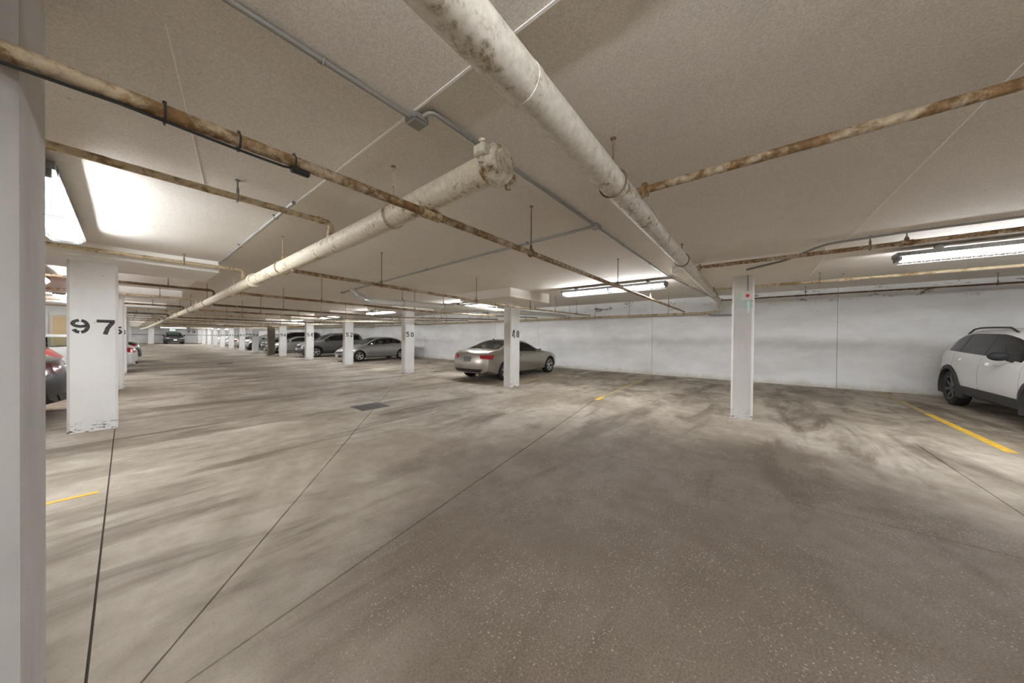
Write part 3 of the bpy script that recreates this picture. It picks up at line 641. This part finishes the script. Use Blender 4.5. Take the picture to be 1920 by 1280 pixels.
# ================================================================== cars
def interp(T, s):
    if s <= T[0][0]: return T[0][1]
    for i in range(len(T) - 1):
        (a, za), (b, zb) = T[i], T[i + 1]
        if s <= b:
            h = b - a; t = (s - a) / h
            def sl(j):
                if j <= 0 or j >= len(T) - 1:
                    return None
                d0 = (T[j][1] - T[j - 1][1]) / (T[j][0] - T[j - 1][0]); d1 = (T[j + 1][1] - T[j][1]) / (T[j + 1][0] - T[j][0])
                return 0 if d0 * d1 <= 0 else 2 * d0 * d1 / (d0 + d1)
            d = (zb - za) / h; m0 = sl(i); m1 = sl(i + 1); m0 = d if m0 is None else m0; m1 = d if m1 is None else m1
            return (2 * t ** 3 - 3 * t ** 2 + 1) * za + (t ** 3 - 2 * t ** 2 + t) * h * m0 + (-2 * t ** 3 + 3 * t ** 2) * zb + (t ** 3 - t ** 2) * h * m1
    return T[-1][1]
def glass_mat(name, tint):
    m = bpy.data.materials.new(name); m.use_nodes = True; nt = m.node_tree; nt.nodes.clear()
    o = nt.nodes.new('ShaderNodeOutputMaterial'); mx = nt.nodes.new('ShaderNodeMixShader'); t = nt.nodes.new('ShaderNodeBsdfTransparent'); g_ = nt.nodes.new('ShaderNodeBsdfGlossy'); f = nt.nodes.new('ShaderNodeFresnel')
    t.inputs[0].default_value = (*tint, 1); g_.inputs['Roughness'].default_value = .03; f.inputs[0].default_value = 1.75
    nt.links.new(f.outputs[0], mx.inputs[0]); nt.links.new(t.outputs[0], mx.inputs[1]); nt.links.new(g_.outputs[0], mx.inputs[2]); nt.links.new(mx.outputs[0], o.inputs[0])
    return m
M_GLASS = glass_mat('tinted_car_glass', (.84, .90, .87)); M_GLASSDARK = glass_mat('privacy_car_glass', (.10, .11, .11))
M_CLAD = plain('dark_grey_cladding', (.045, .043, .04), .6); M_SEAT = plain('grey_seat_cloth', (.30, .29, .27), .8); M_CHROME = plain('chrome', (.7, .7, .7), .15, 1)
M_GAP = plain('door_gap_shadow', (.16, .16, .16), .6)
M_RIM = plain('silver_alloy', (.55, .55, .54), .3, .8); M_RIMDARK = plain('dark_alloy', (.06, .06, .06), .35, .6)
M_TAIL = plain('red_tail_lens', (.42, .012, .018), .15, 0, .6); M_HEAD = plain('clear_lamp_lens', (.45, .46, .47), .1, .3); M_GRILLE = plain('black_grille', (.012, .012, .012), .4)
M_PLATE = plain('number_plate_white', (.65, .66, .68), .4); M_PLATEDARK = plain('number_plate_dark', (.16, .16, .17), .4); M_MAROON = plain('maroon_tail_lens', (.13, .01, .018), .12, 0, .6)
def paint(name, c, metal=.55, rough=.28):
    m = Mat(name); m.b.inputs['Coat Weight'].default_value = .5; m.b.inputs['Coat Roughness'].default_value = .08
    return m.done(c, rough, metal)

SPEC = {
 'coupe': dict(L=4.63, W=1.85, top=[(0, .60), (.10, .70), (.55, .82), (1.25, .93), (1.5, .985), (2.15, 1.29), (2.55, 1.365), (2.85, 1.37), (3.25, 1.30), (3.95, 1.06), (4.25, 1.035), (4.5, 1.01), (4.63, .93)],
    belt=[(0, .56), (.15, .66), (.6, .78), (1.4, .88), (2.5, .905), (3.5, .93), (4.2, .95), (4.63, .88)], bot=[(0, .24), (.5, .19), (4.0, .19), (4.63, .30)],
    wid=[(0, .80), (.35, .885), (.9, .925), (2.3, .915), (3.7, .925), (4.2, .895), (4.63, .82)], rail=.60, cowl=1.42, head=2.22, rhead=3.10, rbase=3.98, side=[(1.78, 2.92), (2.98, 3.42)], wf=.92, wr=3.68, R=.33, bend=(.30, .16)),
 'sedan': dict(L=4.53, W=1.76, top=[(0, .55), (.10, .66), (.5, .82), (1.0, .94), (1.2, 1.0), (2.0, 1.35), (2.4, 1.43), (2.9, 1.425), (3.4, 1.33), (4.0, 1.09), (4.3, 1.07), (4.53, .98)],
    belt=[(0, .52), (.15, .62), (.6, .78), (1.2, .89), (2.5, .95), (3.5, .99), (4.2, .99), (4.53, .92)], bot=[(0, .22), (.5, .19), (4.0, .20), (4.53, .30)],
    wid=[(0, .70), (.35, .83), (.9, .875), (2.3, .88), (3.7, .875), (4.2, .85), (4.53, .78)], rail=.62, cowl=1.12, head=2.05, rhead=3.2, rbase=4.02, side=[(1.42, 2.38), (2.44, 3.25), (3.28, 3.55)], wf=.93, wr=3.60, R=.315, bend=(.34, .18)),
 'hatch': dict(L=4.25, W=1.78, top=[(0, .62), (.10, .72), (.5, .88), (1.0, .98), (1.2, 1.04), (1.9, 1.40), (2.4, 1.48), (3.2, 1.47), (3.75, 1.40), (4.12, 1.08), (4.25, .92)],
    belt=[(0, .58), (.15, .68), (.6, .82), (1.2, .92), (2.5, .98), (3.5, 1.02), (4.1, 1.0), (4.25, .86)], bot=[(0, .22), (.5, .19), (3.8, .20), (4.25, .30)],
    wid=[(0, .72), (.35, .84), (.9, .885), (2.3, .885), (3.6, .885), (4.0, .86), (4.25, .80)], rail=.66, cowl=1.12, head=1.98, rhead=3.62, rbase=4.10, side=[(1.42, 2.35), (2.41, 3.2), (3.25, 3.6)], wf=.88, wr=3.48, R=.32, bend=(.32, .14)),
 'crossover': dict(L=4.62, W=1.86, top=[(0, .78), (.10, .92), (.5, 1.05), (1.05, 1.13), (1.25, 1.18), (2.0, 1.58), (2.4, 1.66), (3.4, 1.66), (4.0, 1.60), (4.42, 1.22), (4.55, 1.12), (4.62, .95)],
    belt=[(0, .72), (.15, .84), (.6, .98), (1.2, 1.06), (2.5, 1.11), (3.6, 1.15), (4.4, 1.14), (4.62, .92)], bot=[(0, .30), (.5, .24), (4.0, .24), (4.62, .34)],
    wid=[(0, .78), (.3, .88), (.9, .92), (2.3, .92), (3.7, .925), (4.2, .90), (4.62, .84)], rail=.68, cowl=1.18, head=2.08, rhead=3.95, rbase=4.40, side=[(1.5, 2.5), (2.56, 3.4), (3.46, 3.92)], wf=.93, wr=3.62, R=.36, bend=(.28, .12)),
 'van': dict(L=5.0, W=1.95, top=[(0, .80), (.10, .95), (.6, 1.08), (1.0, 1.16), (1.2, 1.22), (2.0, 1.70), (2.5, 1.84), (4.2, 1.86), (4.7, 1.78), (4.9, 1.3), (5.0, 1.0)],
    belt=[(0, .74), (.15, .88), (.6, 1.0), (1.2, 1.10), (2.5, 1.16), (4.2, 1.18), (4.8, 1.16), (5.0, .95)], bot=[(0, .28), (.5, .24), (4.4, .24), (5.0, .34)],
    wid=[(0, .82), (.3, .92), (.9, .965), (2.3, .97), (4.2, .97), (4.7, .94), (5.0, .88)], rail=.78, cowl=1.15, head=2.1, rhead=4.72, rbase=4.88, side=[(1.5, 2.6), (2.68, 3.7), (3.76, 4.6)], wf=.98, wr=4.0, R=.36, bend=(.26, .1)),
 'suv': dict(L=4.72, W=1.90, top=[(0, .80), (.10, .94), (.55, 1.05), (1.1, 1.12), (1.3, 1.17), (2.05, 1.56), (2.5, 1.645), (3.3, 1.655), (3.85, 1.58), (4.42, 1.22), (4.62, 1.10), (4.72, .95)],
    belt=[(0, .72), (.15, .85), (.6, .97), (1.4, 1.05), (2.5, 1.08), (3.4, 1.115), (4.1, 1.15), (4.5, 1.10), (4.72, .92)], bot=[(0, .30), (.5, .25), (4.1, .26), (4.72, .36)],
    wid=[(0, .80), (.3, .90), (.9, .94), (2.3, .93), (3.7, .945), (4.2, .92), (4.72, .80)], rail=.66, cowl=1.22, head=2.14, rhead=3.80, rbase=4.40, side=[(1.50, 2.57), (2.61, 3.46), (3.53, 3.98)], wf=.92, wr=3.735, R=.375, bend=(.28, .20)),
}
NROW = 13
def section(S, s):
    zt, zbl, zb, wd = interp(S['top'], s), interp(S['belt'], s), interp(S['bot'], s), interp(S['wid'], s)
    gh = max(0.0, zt - zbl); cab = min(1.0, max(0.0, (gh - .07) / .38))
    wt = wd * (.90 - .0) * (1 - cab) + S['rail'] * cab; zr = zbl + gh * (.55 + .33 * cab)
    h = zbl - zb
    rows = [(0, zb), (wd * .78, zb), (wd * .955, zb + .07), (wd * .995, zb + h * .36), (wd * 1.0, zb + h * .62), (wd * .985, zbl - h * .12), (wd * .945, zbl)]
    bx, bz = rows[-1]
    def lerp(t, bulge=0.0): return (bx + (wt - bx) * t + bulge * cab, bz + (zr - bz) * t)
    rows += [lerp(.09), lerp(.90, .012), (wt, zr), (wt * .90, zr + (zt - zr) * .55), (wt * .5, zt - (zt - zr) * .10), (0, zt)]
    return rows
def build_body(S):
    L = S['L']; keys = set([0, L, S['cowl'], S['head'], S['rhead'], S['rbase'], .04, L - .04, .12, L - .12])
    for a, b in S['side']: keys |= {a, b}
    st = sorted(keys); st2 = [st[0]]
    for a, b in zip(st, st[1:]):
        n = max(1, int(math.ceil((b - a) / .12)))
        for k in range(1, n + 1): st2.append(a + (b - a) * k / n)
    st = st2; bf, br = S['bend']
    def place(s, y, z, frac):
        a = max(0.0, 1 - s / 1.1) ** 1.6; b = max(0.0, 1 - (L - s) / .9) ** 1.6; fr = abs(frac) ** 2.4
        zn = (z - .42) / .5; lean = .10 * max(0.0, zn) ** 2 + .04 * max(0.0, -zn)
        lw = max(0.0, 1 - s / .5); lr = max(0.0, 1 - (L - s) / .5)
        ss = s + bf * a * fr + lean * lw - br * b * fr - lean * .9 * lr
        return Vector((L / 2 - ss, y, z))
    bm = bmesh.new(); grid = []
    for s in st:
        rows = section(S, s); wmax = max(r[0] for r in rows); ring = []
        for sg in (1, -1):
            rr = rows if sg == 1 else rows[1:-1][::-1]
            for y, z in rr: ring.append(bm.verts.new(place(s, sg * y, z, y / wmax)))
        grid.append(ring)
    n = len(grid[0])          # 13 + 11
    def strip(k):             # row-strip index of ring segment k (0..11 both sides) and side
        return (k, 1) if k < NROW - 1 else (n - 1 - k, -1)
    for i in range(len(st) - 1):
        mid = (st[i] + st[i + 1]) / 2
        for k in range(n):
            f = bm.faces.new((grid[i][k], grid[i][(k + 1) % n], grid[i + 1][(k + 1) % n], grid[i + 1][k]))
            r, sg = strip(k); tagi = 0
            if r in (10, 11) and S['cowl'] + .03 < mid < S['head']: tagi = 1
            elif r in (10, 11) and S['rhead'] < mid < S['rbase']: tagi = 2
            elif r == 7:
                for q in range(len(S['side']) - 1):
                    if S['side'][q][1] < mid < S['side'][q + 1][0]: tagi = 12 + q * 2 + (0 if sg == 1 else 1)
                for q, (a, b) in enumerate(S['side']):
                    if a < mid < b: tagi = 3 + q * 2 + (0 if sg == 1 else 1)
            f.material_index = tagi; f.smooth = True
    for idx, s in ((0, 0.0), (len(st) - 1, L)):
        rows = section(S, s); wmax = max(r[0] for r in rows); ring = grid[idx]; NC = 9
        cols = []
        for r in range(NROW):
            y, z = rows[r]
            if r in (0, NROW - 1): cols.append([ring[r]] * NC); continue
            line_ = [ring[r] if c == NC - 1 else ring[n - r] if c == 0 else bm.verts.new(place(s, y * (2 * c / (NC - 1) - 1), z, (y / wmax) * (2 * c / (NC - 1) - 1))) for c in range(NC)]
            cols.append(line_)
        for r in range(NROW - 1):
            for c in range(NC - 1):
                q = [cols[r][c], cols[r][c + 1], cols[r + 1][c + 1], cols[r + 1][c]]; u = []
                for v in q:
                    if v not in u: u.append(v)
                if len(u) > 2:
                    f = bm.faces.new(u); f.smooth = True
    bmesh.ops.recalc_face_normals(bm, faces=bm.faces[:])
    return bm
DG = None
def cut_arches(bm, S, depth=.30):
    me = bpy.data.meshes.new('tmp'); bm.to_mesh(me); bm.free()
    for _ in range(18): me.materials.append(None)
    o = bpy.data.objects.new('tmp', me); COL.objects.link(o); cb_ = bmesh.new(); L = S['L']
    for s in (S['wf'], S['wr']):
        for sg in (1, -1):
            ya, yb = sorted((sg * (S['W'] / 2 - depth), sg * (S['W'] / 2 + .3)))
            x = L / 2 - s; R = S['R'] * 1.11; n = 28
            a = [cb_.verts.new((x + R * math.cos(2 * math.pi * k / n), ya, S['R'] + R * math.sin(2 * math.pi * k / n))) for k in range(n)]; b = [cb_.verts.new((v.co.x, yb, v.co.z)) for v in a]
            for k in range(n): cb_.faces.new((a[k], a[(k + 1) % n], b[(k + 1) % n], b[k]))
            cb_.faces.new(a[::-1]); cb_.faces.new(b)
    bmesh.ops.recalc_face_normals(cb_, faces=cb_.faces[:])
    for f in cb_.faces: f.material_index = 11
    cm = bpy.data.meshes.new('cut'); cb_.to_mesh(cm); cb_.free()
    for _ in range(18): cm.materials.append(None)
    c = bpy.data.objects.new('cut', cm); COL.objects.link(c)
    md = o.modifiers.new('b', 'BOOLEAN'); md.operation = 'DIFFERENCE'; md.object = c; md.solver = 'EXACT'
    dg = bpy.context.evaluated_depsgraph_get(); ev = o.evaluated_get(dg); out = bmesh.new(); out.from_mesh(ev.to_mesh()); ev.to_mesh_clear()
    bpy.data.objects.remove(o); bpy.data.objects.remove(c); bpy.data.meshes.remove(me); bpy.data.meshes.remove(cm)
    return out
def split(bm, keep):
    b = bm.copy(); bmesh.ops.delete(b, geom=[f for f in b.faces if not keep(f.material_index)], context='FACES'); return b
def wheel_mesh(R, spokes, wdt=.21):
    bm = bmesh.new(); M = axis_matrix((0, 0, 0), (0, 1, 0)); h = wdt / 2; ri = R * .67
    lathe(bm, [(-h, ri), (-h * 1.02, R * .86), (-h * .82, R * .97), (-h * .5, R), (h * .5, R), (h * .82, R * .97), (h * 1.02, R * .86), (h, ri), (h * .8, ri * .97), (-h * .8, ri * .97), (-h, ri)], 28, M)
    lathe(bm, [(h * .6, ri * .95), (h * .2, ri * .93), (h * .2, .0001)], 20, M)
    t = bm; bm = bmesh.new()
    lathe(bm, [(h * .98, ri), (h * 1.0, ri * .96), (h * .9, ri * .88), (h * .6, ri * .86), (h * .6, ri * .95)], 28, M)
    for k in range(spokes):
        a = 2 * math.pi * k / spokes + math.pi / 2; ca, sa = math.cos(a), math.sin(a); w0, w1 = R * .095, R * .085
        q = [(R * .08, -w0), (R * .08, w0), (ri * .94, w1), (ri * .94, -w1)]
        f = [bm.verts.new((ca * r - sa * t_, h * (.62 if r < R * .2 else .86), sa * r + ca * t_)) for r, t_ in q]; b = [bm.verts.new((v.co.x, v.co.y - .05, v.co.z)) for v in f]
        bm.faces.new(f); bm.faces.new(b[::-1])
        for i in range(4): bm.faces.new((f[i], f[(i + 1) % 4], b[(i + 1) % 4], b[i]))
    lathe(bm, [(h * .3, R * .15), (h * .68, R * .13), (h * .72, R * .06), (h * .72, .0001)], 16, M)
    return t, bm
def patch(bvh, axis, sign, top, bot, off=.008, nu=14, nv=5, th=.02):
    """quad patch between two polylines, laid on the body along an axis; returns bmesh. polylines in (a,z): a=y for axis 0, a=x for axis 1"""
    def pick(pl, t):
        n = len(pl) - 1; f = t * n; i = min(int(f), n - 1); f -= i
        return (pl[i][0] + (pl[i + 1][0] - pl[i][0]) * f, pl[i][1] + (pl[i + 1][1] - pl[i][1]) * f)
    bm = bmesh.new(); rows = []; last = None
    for j in range(nv + 1):
        row = []
        for i in range(nu + 1):
            a, b = pick(top, i / nu), pick(bot, i / nu); u = a[0] + (b[0] - a[0]) * j / nv; z = a[1] + (b[1] - a[1]) * j / nv
            o_ = Vector((sign * 4, u, z)) if axis == 0 else Vector((u, sign * 4, z)); d = Vector((-sign, 0, 0)) if axis == 0 else Vector((0, -sign, 0))
            h = bvh.ray_cast(o_, d); p = h[0]
            if p is None: p = last.copy() if last else o_ + d * 2; nn = -d
            else: nn = h[1] if h[1].dot(d) < 0 else -h[1]
            last = p.copy(); row.append((bm.verts.new(p + nn * off), bm.verts.new(p + d * th)))
        rows.append(row)
    for j in range(nv):
        for i in range(nu): bm.faces.new((rows[j][i][0], rows[j][i + 1][0], rows[j + 1][i + 1][0], rows[j + 1][i][0]))
    edge = [(rows[0][i], rows[0][i + 1]) for i in range(nu)] + [(rows[j][nu], rows[j + 1][nu]) for j in range(nv)] + [(rows[nv][i + 1], rows[nv][i]) for i in range(nu)][::-1] + [(rows[j + 1][0], rows[j][0]) for j in range(nv)]
    for a, b in edge:
        try: bm.faces.new((a[0], b[0], b[1], a[1]))
        except ValueError: pass
    return bm
def car(kind, loc, heading, label, color, o=None, suv=False, rims=None, spokes=5, glass=None, front='auto', tail=None, plate=None, detail=True, metal=.55, rails=False, group=None, tail_shape=None):
    S = SPEC[kind]; L, W, R = S['L'], S['W'], S['R']
    root = empty('car', loc, (0, 0, heading)); tag(root, label, 'car', group)
    # sit on the sloping stalls: pitch with the floor
    ca = math.cos(heading); slope = math.atan(.0145) if loc[0] > X_COL + 1.0 else 0.0
    root.rotation_euler = (0, -slope * (1 if ca > 0 else -1), heading)
    bm = build_body(S); bvh = BVHTree.FromBMesh(bm); bm2 = cut_arches(bm, S)
    pm = paint('car_paint_' + label.split()[0], color, metal)
    nside = len(S['side'])
    b = split(bm2, lambda i: i == 0 or i == 11)
    body = new_obj('body', b, [pm] + [M_BLACK] * 11, root); me = body.data
    for p in me.polygons: p.material_index = 1 if p.material_index == 11 else 0
    while len(me.materials) > 2: me.materials.pop()
    me.polygons.foreach_set('use_smooth', [True] * len(me.polygons)); me.set_sharp_from_angle(angle=math.radians(38))
    gl = glass or M_GLASS
    def clearidx(ob):
        for p in ob.data.polygons: p.material_index = 0
    for nm, t in [('windshield', 1), ('rear_window', 2)] + [('side_window', 3 + q) for q in range(nside * 2)]:
        g_ = split(bm2, lambda i: i == t)
        if len(g_.faces): clearidx(new_obj(nm, g_, gl if nm != 'windshield' else M_GLASS, root, True, 60))
    for t in range(12, 12 + 2 * (nside - 1)):
        g_ = split(bm2, lambda i: i == t)
        if len(g_.faces): clearidx(new_obj('pillar_trim', g_, M_GRILLE, root, True, 60))
    bm2.free()
    tire, rim = wheel_mesh(R, spokes)
    t0 = new_obj('wheel', tire, M_BLACK, root, True, 40); r0 = new_obj('rim', rim, rims or M_RIM, t0, True, 35); k = 0
    for s in (S['wf'], S['wr']):
        for sg in (1, -1):
            if k == 0: t, r = t0, r0
            else:
                t = t0.copy(); COL.objects.link(t); r = r0.copy(); COL.objects.link(r); r.parent = t
            k += 1; t.location = (L / 2 - s, sg * (W / 2 - .135), R); t.rotation_euler = (0, 0, 0 if sg == 1 else math.pi)
    if not detail: return root
    X = lambda s: L / 2 - s
    bz = lambda s: interp(S['belt'], s)
    # seats
    zs = interp(S['bot'], 2) + .12
    for s0, wd in ((S['head'] + .25, .25), (S['head'] + 1.15, .5)):
        for sg in ((1, -1) if wd < .4 else (0,)):
            bm = bmesh.new(); yc = sg * .36; hw = wd if sg == 0 else .24
            rbox(bm, (X(s0) - .05, yc - hw, zs), (X(s0) + .45, yc + hw, zs + .2), .05, 2)
            v0 = len(bm.verts); rbox(bm, (X(s0) - .16, yc - hw, zs + .1), (X(s0) + .0, yc + hw, bz(s0) + .04), .05, 2)
            for hy in ((yc,) if sg else (-.3, .3)): rbox(bm, (X(s0) - .17, hy - .12, bz(s0) + .07), (X(s0) - .07, hy + .12, bz(s0) + .24), .04, 2)
            new_obj('seat', bm, M_SEAT, root, True)
    # mirrors
    sm = S['cowl'] + .48
    for sg in (1, -1):
        bm = bmesh.new(); y0 = sg * (interp(S['wid'], sm) * .94)
        M = Matrix.Translation((X(sm), y0 + sg * .14, bz(sm) + .09)) @ Matrix.Diagonal((.075, .115, .075, 1)); bmesh.ops.create_uvsphere(bm, u_segments=14, v_segments=10, radius=1, matrix=M)
        for v in bm.verts:
            if v.co.x < X(sm) - .03: v.co.x = X(sm) - .03
        tube(bm, [(X(sm), y0 - sg * .03, bz(sm) + .0), (X(sm), y0 + sg * .07, bz(sm) + .05)], .025, 8)
        new_obj('mirror', bm, M_BLACK if suv else pm, root, True)
    # handles and door gaps
    hs = [S['side'][0][1] - .16] + ([S['side'][1][1] - .12] if nside > 2 else [])
    gaps = [S['side'][0][0] - .12, S['side'][0][1] + .03] + ([S['side'][1][1] + .12] if nside > 2 else [])
    for sg in (1, -1):
        for h in hs:
            bm = patch(bvh, 1, sg, [(X(h - .11), bz(h) - .075), (X(h + .11), bz(h) - .07)], [(X(h - .10), bz(h) - .118), (X(h + .10), bz(h) - .113)], .034, 6, 2); new_obj('door_handle', bm, pm if not suv else pm, root, True)
        for g_ in gaps:
            bm = patch(bvh, 1, sg, [(X(g_), bz(g_) - .01), (X(g_ + .02), interp(S['bot'], g_) + .16)], [(X(g_ + .005), bz(g_) - .01), (X(g_ + .025), interp(S['bot'], g_) + .16)], .0015, 8, 1); new_obj('door_gap', bm, M_GAP, root)
        if not suv:
            bm = patch(bvh, 1, sg, [(X(S['wf'] + R * 1.25), .30), (X(S['wr'] - R * 1.25), .30)], [(X(S['wf'] + R * 1.25), .22), (X(S['wr'] - R * 1.25), .22)], .012, 10, 2); new_obj('sill', bm, pm, root, True)
    if suv:
        for sg in (1, -1):
            for s in (S['wf'], S['wr']):
                bm = bmesh.new(); n = 20; rings = []
                for k in range(n + 1):
                    a = math.radians(-18 + 216 * k / n); rings.append([])
                    for rr, dy in ((1.10, .015), (1.10, -.10), (1.34, -.10), (1.34, .0), (1.30, .02)):
                        px = X(s) + R * rr * math.cos(a); pz = R + R * rr * math.sin(a); hh = bvh.ray_cast(Vector((px, sg * 4, max(pz, interp(S['bot'], s) + .1))), Vector((0, -sg, 0)))
                        yy = (hh[0].y if hh[0] is not None else sg * W / 2) if rr > 1.2 else sg * (interp(S['wid'], s))
                        rings[-1].append(bm.verts.new((px, yy + sg * dy, pz)))
                for a_, b_ in zip(rings, rings[1:]):
                    for i in range(5): bm.faces.new((a_[i], a_[(i + 1) % 5], b_[(i + 1) % 5], b_[i]))
                bm.faces.new(rings[0]); bm.faces.new(rings[-1][::-1]); new_obj('arch_cladding', bm, M_CLAD, root, True, 30)
            zz = interp(S['bot'], 2)
            bm = patch(bvh, 1, sg, [(X(S['wf'] + R * 1.2), zz + .23), (X(S['wr'] - R * 1.2), zz + .23)], [(X(S['wf'] + R * 1.15), zz + .02), (X(S['wr'] - R * 1.15), zz + .02)], .018, 12, 4); new_obj('sill_cladding', bm, M_CLAD, root, True)
        for sgx in (1, -1):
            zz = interp(S['bot'], 0 if sgx > 0 else L)
            bm = patch(bvh, 0, sgx, [(-W * .42, zz + .24), (W * .42, zz + .24)], [(-W * .38, zz + .02), (W * .38, zz + .02)], .012, 18, 4); new_obj('bumper_cladding', bm, M_CLAD, root, True)
    if rails:
        for sg in (1, -1):
            bm = bmesh.new(); pts_ = []
            for k in range(9):
                s = S['head'] + .1 + (S['rhead'] - S['head'] - .05) * k / 8; zz = section(S, s)[9]; e_ = .05 if 0 < k < 8 else .0
                pts_.append((X(s), sg * (zz[0] - .02), zz[1] + .02 + e_))
            tube(bm, pts_, .016, 8); new_obj('roof_rail', bm, M_CLAD, root, True)
    # front end
    zb0, zt0 = interp(S['bot'], 0), interp(S['belt'], 0); zh = interp(S['belt'], .2)
    for sg in (1, -1):
        y1, y2 = sg * W * .26, sg * W * .445
        bm = patch(bvh, 0, 1, [(y1, zh - .03), (y2, zh + .02)], [(y1, zh - .12), (y2, zh - .10)], .010, 10, 4); new_obj('headlamp', bm, M_HEAD, root, True)
        bm = patch(bvh, 0, 1, [(sg * W * .30, zb0 + .17), (sg * W * .38, zb0 + .17)], [(sg * W * .30, zb0 + .10), (sg * W * .38, zb0 + .10)], .008, 5, 3); new_obj('fog_lamp', bm, M_GRILLE, root, True)
    bm = patch(bvh, 0, 1, [(-W * .24, zh - .05), (W * .24, zh - .05)], [(-W * .20, zh - (.20 if suv else .14)), (W * .20, zh - (.20 if suv else .14))], .010, 12, 4); new_obj('grille', bm, M_GRILLE, root, True)
    bm = patch(bvh, 0, 1, [(-W * .25, zb0 + .16), (W * .25, zb0 + .16)], [(-W * .22, zb0 + .06), (W * .22, zb0 + .06)], .008, 12, 3); new_obj('lower_intake', bm, M_GRILLE, root, True)
    bm = patch(bvh, 0, 1, [(-.155, zh - .22), (.155, zh - .22)], [(-.155, zh - .36), (.155, zh - .36)], .022, 6, 3); new_obj('front_plate', bm, plate or M_PLATE, root)
    # rear end
    zr_ = interp(S['belt'], L - .1); zbr = interp(S['bot'], L)
    for sg in (1, -1):
        ts = tail_shape or (.26, .462, -.02, -.16)
        bm = patch(bvh, 0, -1, [(sg * W * ts[0], zr_ + ts[2] - .02), (sg * W * ts[1], zr_ + ts[2])], [(sg * W * (ts[0] + .03), zr_ + ts[3] + .02), (sg * W * ts[1], zr_ + ts[3])], .010, 12, 4); new_obj('tail_lamp', bm, tail or M_TAIL, root, True)
    pz = zr_ - .09
    bm = patch(bvh, 0, -1, [(-.165, pz), (.165, pz)], [(-.165, pz - .16), (.165, pz - .16)], .014, 6, 3); pl = new_obj('rear_plate', bm, plate or M_PLATE, root)
    if not suv: bm = patch(bvh, 0, -1, [(-W * .34, zbr + .12), (W * .34, zbr + .12)], [(-W * .30, zbr + .015), (W * .30, zbr + .015)], .010, 14, 3); new_obj('rear_valance', bm, M_GRILLE, root, True)
    return root

PI = math.pi
g0 = lambda x, y=0.0: zf(x, y)
# silver coupe, nose to the wall
cx = 7.02 + 4.63 / 2
cp = car('coupe', (cx, 7.52, g0(cx, 7.5)), 0, 'champagne silver coupe parked nose to the wall behind column 48', (.40, .375, .325), spokes=5, plate=M_PLATEDARK, metal=.8)
bm = bmesh.new(); tube(bm, [(-.95, -.02, 1.33), (-1.0, -.02, 1.37)], .01, 6); tube(bm, [(-.98, 0, 1.36), (-1.02, 0, 1.38)], .02, 8); new_obj('antenna', bm, M_BLACK, cp)
bm = bmesh.new()
for sg in (-.45,): tube(bm, [(-2.12, sg, .24), (-2.26, sg, .23)], .04, 12); 
new_obj('exhaust_pipe', bm, M_CHROME, cp)
cx = 7.55 + 4.53 / 2
car('sedan', (cx, 18.9, g0(cx)), PI, 'silver compact sedan facing the lane behind columns 50 and 52', (.40, .395, .39), metal=.8)
cx = 7.35 + 4.62 / 2
car('crossover', (cx, 24.9, g0(cx)), PI, 'grey crossover with black arches and roof rails behind columns 52 and 54', (.185, .185, .18), suv=True, rails=True, spokes=5, glass=M_GLASSDARK)
cx = 7.2 + 4.53 / 2
car('sedan', (cx, 32.1, g0(cx)), PI, 'silver older sedan with its nose left of the dark grey column', (.42, .415, .39))
cx = 8.0 + 2.5
car('van', (cx, 36.6, g0(cx)), PI, 'black tall van behind column 58', (.02, .022, .022), glass=M_GLASSDARK, suv=True)
cx = 7.4 + 2.3
car('crossover', (cx, 41.6, g0(cx, 41.6)), PI, 'silver crossover with bright wheels between columns 58 and 60', (.45, .45, .45), suv=True)
car('sedan', (cx, 46.6, g0(cx, 46.6)), 0, 'silver sedan with red tail lamps between columns 60 and 62', (.5, .5, .5))
car('sedan', (cx, 51.6, g0(cx, 51.6)), PI, 'white sedan between columns 62 and 64', (.7, .7, .7), metal=.1)
car('crossover', (cx, 56.4, g0(cx, 56.4)), PI, 'white crossover beyond column 64 with dark wheels', (.7, .7, .69), metal=.1, rims=M_RIMDARK)
cx = 7.5 + 4.72 / 2
car('suv', (cx, -4.15, g0(cx)), PI, 'large white crossover with dark cladding parked at the edge of the view', (.74, .73, .72), suv=True, rims=M_RIMDARK, spokes=7, glass=M_GLASSDARK, metal=.0, rails=True)
# left row
car('sedan', (-.60 - 4.53 / 2, 9.6, 0), PI, 'dark grey sedan with maroon tail lamps between the pillar and column 97', (.035, .033, .035), tail=M_MAROON, metal=.5, tail_shape=(.16, .462, .0, -.19))
car('hatch', (-.80 - 4.25 / 2, 12.25, 0), PI, 'red hatchback behind the dark grey sedan and column 97', (.60, .012, .02), metal=.1)
car('sedan', (.33 - 4.53 / 2, 19.35, 0), PI, 'white sedan tail with red lamps just right of column 95', (.72, .72, .72), metal=.05, tail_shape=(.16, .462, .0, -.20))
car('sedan', (.55 - 4.53 / 2, 26.2, 0), PI, 'black sedan tail poking out beyond the white sedan', (.012, .012, .013))
car('crossover', (4.35, 66.0, g0(4.35, 66) - .0), -PI / 2, 'dark maroon crossover facing the camera at the far end of the lane', (.028, .018, .02), suv=True)
